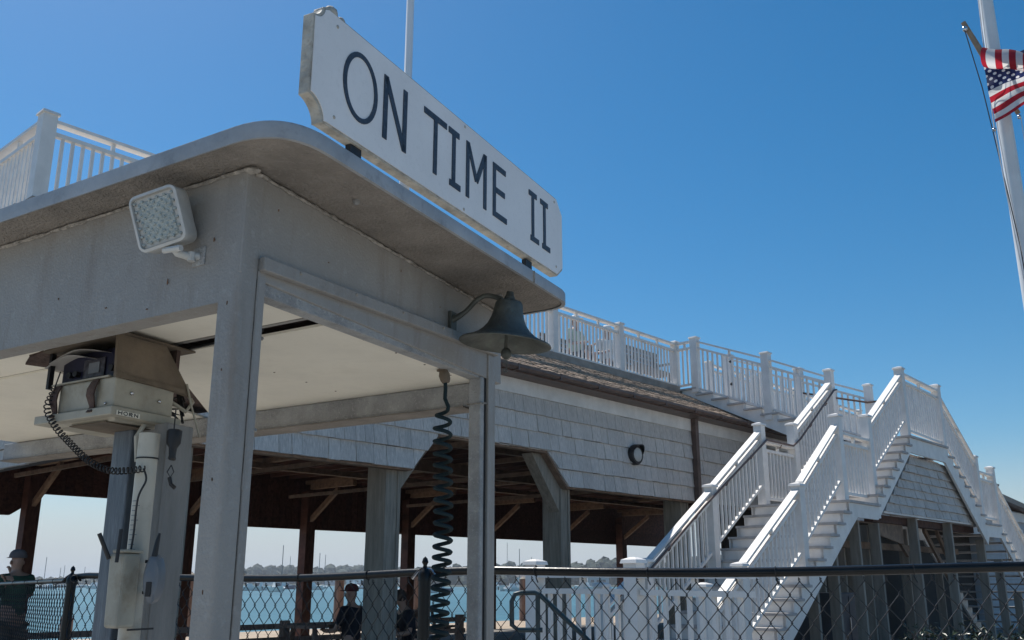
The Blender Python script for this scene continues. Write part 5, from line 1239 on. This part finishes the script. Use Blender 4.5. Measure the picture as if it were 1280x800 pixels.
def motorboat(px, Y, L, k):
    x = (px - 640) * Y / 1225
    t = thing('motorboat', MOTOR[k], 'motorboat', W0, (x, Y, -1.0)); R_ = Matrix.Rotation(radians(20 + 47 * k), 3, 'Z')
    def P(u, v, z): q_ = R_ @ Vector((u, v, 0)); return (x + q_[0], Y + q_[1], -1.0 + z)
    s = L / 7
    rings = [[P(u * s, -b * s, h * s), P(u * s, -b * .8 * s, .1), P(u * s, 0, -.3), P(u * s, b * .8 * s, .1), P(u * s, b * s, h * s)] for u, b, h in ((-3.5, 1.1, .9), (-1.5, 1.2, .95), (1, 1.1, 1.05), (2.6, .7, 1.2), (3.5, .05, 1.35))]
    part('hull', loft(rings), M_boatw if k % 5 != 2 else M_boatb, t)
    part('cabin', MB().hexa([P(-.9 * s, -.8 * s, .9 * s), P(1.3 * s, -.7 * s, .9 * s), P(1.3 * s, .7 * s, .9 * s), P(-.9 * s, .8 * s, .9 * s), P(-.7 * s, -.65 * s, 2.1 * s), P(.6 * s, -.6 * s, 2.1 * s), P(.6 * s, .6 * s, 2.1 * s), P(-.7 * s, .65 * s, 2.1 * s)]), M_boatw, t)
    part('windscreen', MB().hexa([P(.62 * s, -.55 * s, 1.95 * s), P(1.2 * s, -.6 * s, 1.2 * s), P(1.2 * s, .6 * s, 1.2 * s), P(.62 * s, .55 * s, 1.95 * s), P(.70 * s, -.55 * s, 2.0 * s), P(1.28 * s, -.6 * s, 1.25 * s), P(1.28 * s, .6 * s, 1.25 * s), P(.70 * s, .55 * s, 2.0 * s)]), M_glass, t)
    part('outboard', MB().box(P(-3.7 * s, -.2, .3), P(-3.95 * s, .2, 1.2 * s)), M_black, t)
MPOS = [(32, 260, 8), (62, 240, 7), (92, 230, 7), (118, 250, 8), (312, 190, 7), (324, 200, 8), (346, 170, 8), (356, 230, 8), (390, 210, 8), (442, 200, 9), (512, 110, 7), (524, 150, 9), (550, 160, 7), (606, 210, 8), (622, 230, 8), (640, 180, 7), (684, 220, 8), (758, 95, 6), (732, 200, 8), (700, 160, 7), (516, 200, 9), (230, 210, 8)]
MTXT = ['leftmost by the standing person', 'left of the corner fence post', 'right of the corner fence post', 'beside the cream bin', 'at the left edge of the first opening', 'next to it, slightly bigger', 'nearest boat left of the dark post', 'further boat left of the dark post', 'right of the tan piling', 'left of the person in the red cap', 'close behind the seated couple', 'wide one behind the seated couple', 'left of the ferry post', 'right of the ferry post', 'second right of the ferry post', 'above the tube handrail', 'left of the big white post', 'close one between pavilion posts, pale hull', 'small distant one between the white posts', 'near the second piling', 'distant one behind the silver clamp', 'seen between the steel column and ferry post']
MOTOR = ['white moored motorboat, ' + s for s in MTXT]
for k, (px, Y, L) in enumerate(MPOS): motorboat(px, Y * 1.55, L, k)

def house(px, Y, w_, h_, k):
    x = (px - 640) * Y / 1225; t = thing('shore_house', HOUSE[k], 'house', W0, (x, Y, -.2))
    part('wall', MB().box((x - w_ / 2, Y, -.5), (x + w_ / 2, Y + 6, h_)), (M_whitewall, M_siding)[k % 2], t)
    part('roof', MB().extr([(x - w_ / 2 - .4, Y - .4, h_), (x + w_ / 2 + .4, Y - .4, h_), (x + w_ / 2 + .4, Y + 3, h_ + 2.6), (x - w_ / 2 - .4, Y + 3, h_ + 2.6)], (0, .3, 0)).extr([(x - w_ / 2 - .4, Y + 3, h_ + 2.6), (x + w_ / 2 + .4, Y + 3, h_ + 2.6), (x + w_ / 2 + .4, Y + 6.4, h_), (x - w_ / 2 - .4, Y + 6.4, h_)], (0, .3, 0)), M_bench, t)
    for i in range(3): part('window', MB().box((x - w_ / 2 + w_ * (.15 + .27 * i), Y - .06, 1.4), (x - w_ / 2 + w_ * (.30 + .27 * i), Y - .01, 2.8)), M_glass, t)
HOUSE = ['small white house on the far shore left of the dark pavilion post', 'grey house on the far shore behind the moored boats at centre left', 'white boathouse on the far shore by the wide pavilion post', 'grey house on the far shore between the two ferry posts', 'white house on the far shore right of the ferry post', 'grey boathouse on the far shore near the white capped post']
for k, (px, w_) in enumerate(((330, 14), (415, 11), (446, 16), (545, 12), (660, 13), (748, 12))): house(px, 745 if px < 560 else 545, w_, 4.2, k)

# pale sea haze: one even closed volume round the whole scene
hm = bpy.data.materials.new('sea_haze'); hm.use_nodes = True
hm.node_tree.nodes.remove(hm.node_tree.nodes['Principled BSDF'])
pv_ = hm.node_tree.nodes.new('ShaderNodeVolumePrincipled'); pv_.inputs['Color'].default_value = (.8, .86, .93, 1); pv_.inputs['Density'].default_value = .00038; pv_.inputs['Anisotropy'].default_value = .2
hm.node_tree.links.new(pv_.outputs[0], hm.node_tree.nodes['Material Output'].inputs['Volume'])
solo('haze', MB().box((-4400, -4400, -4.8), (4400, 4400, 26)), hm, W0, (0, 0, 0), 'pale sea haze over the harbour', 'haze', kind='stuff')
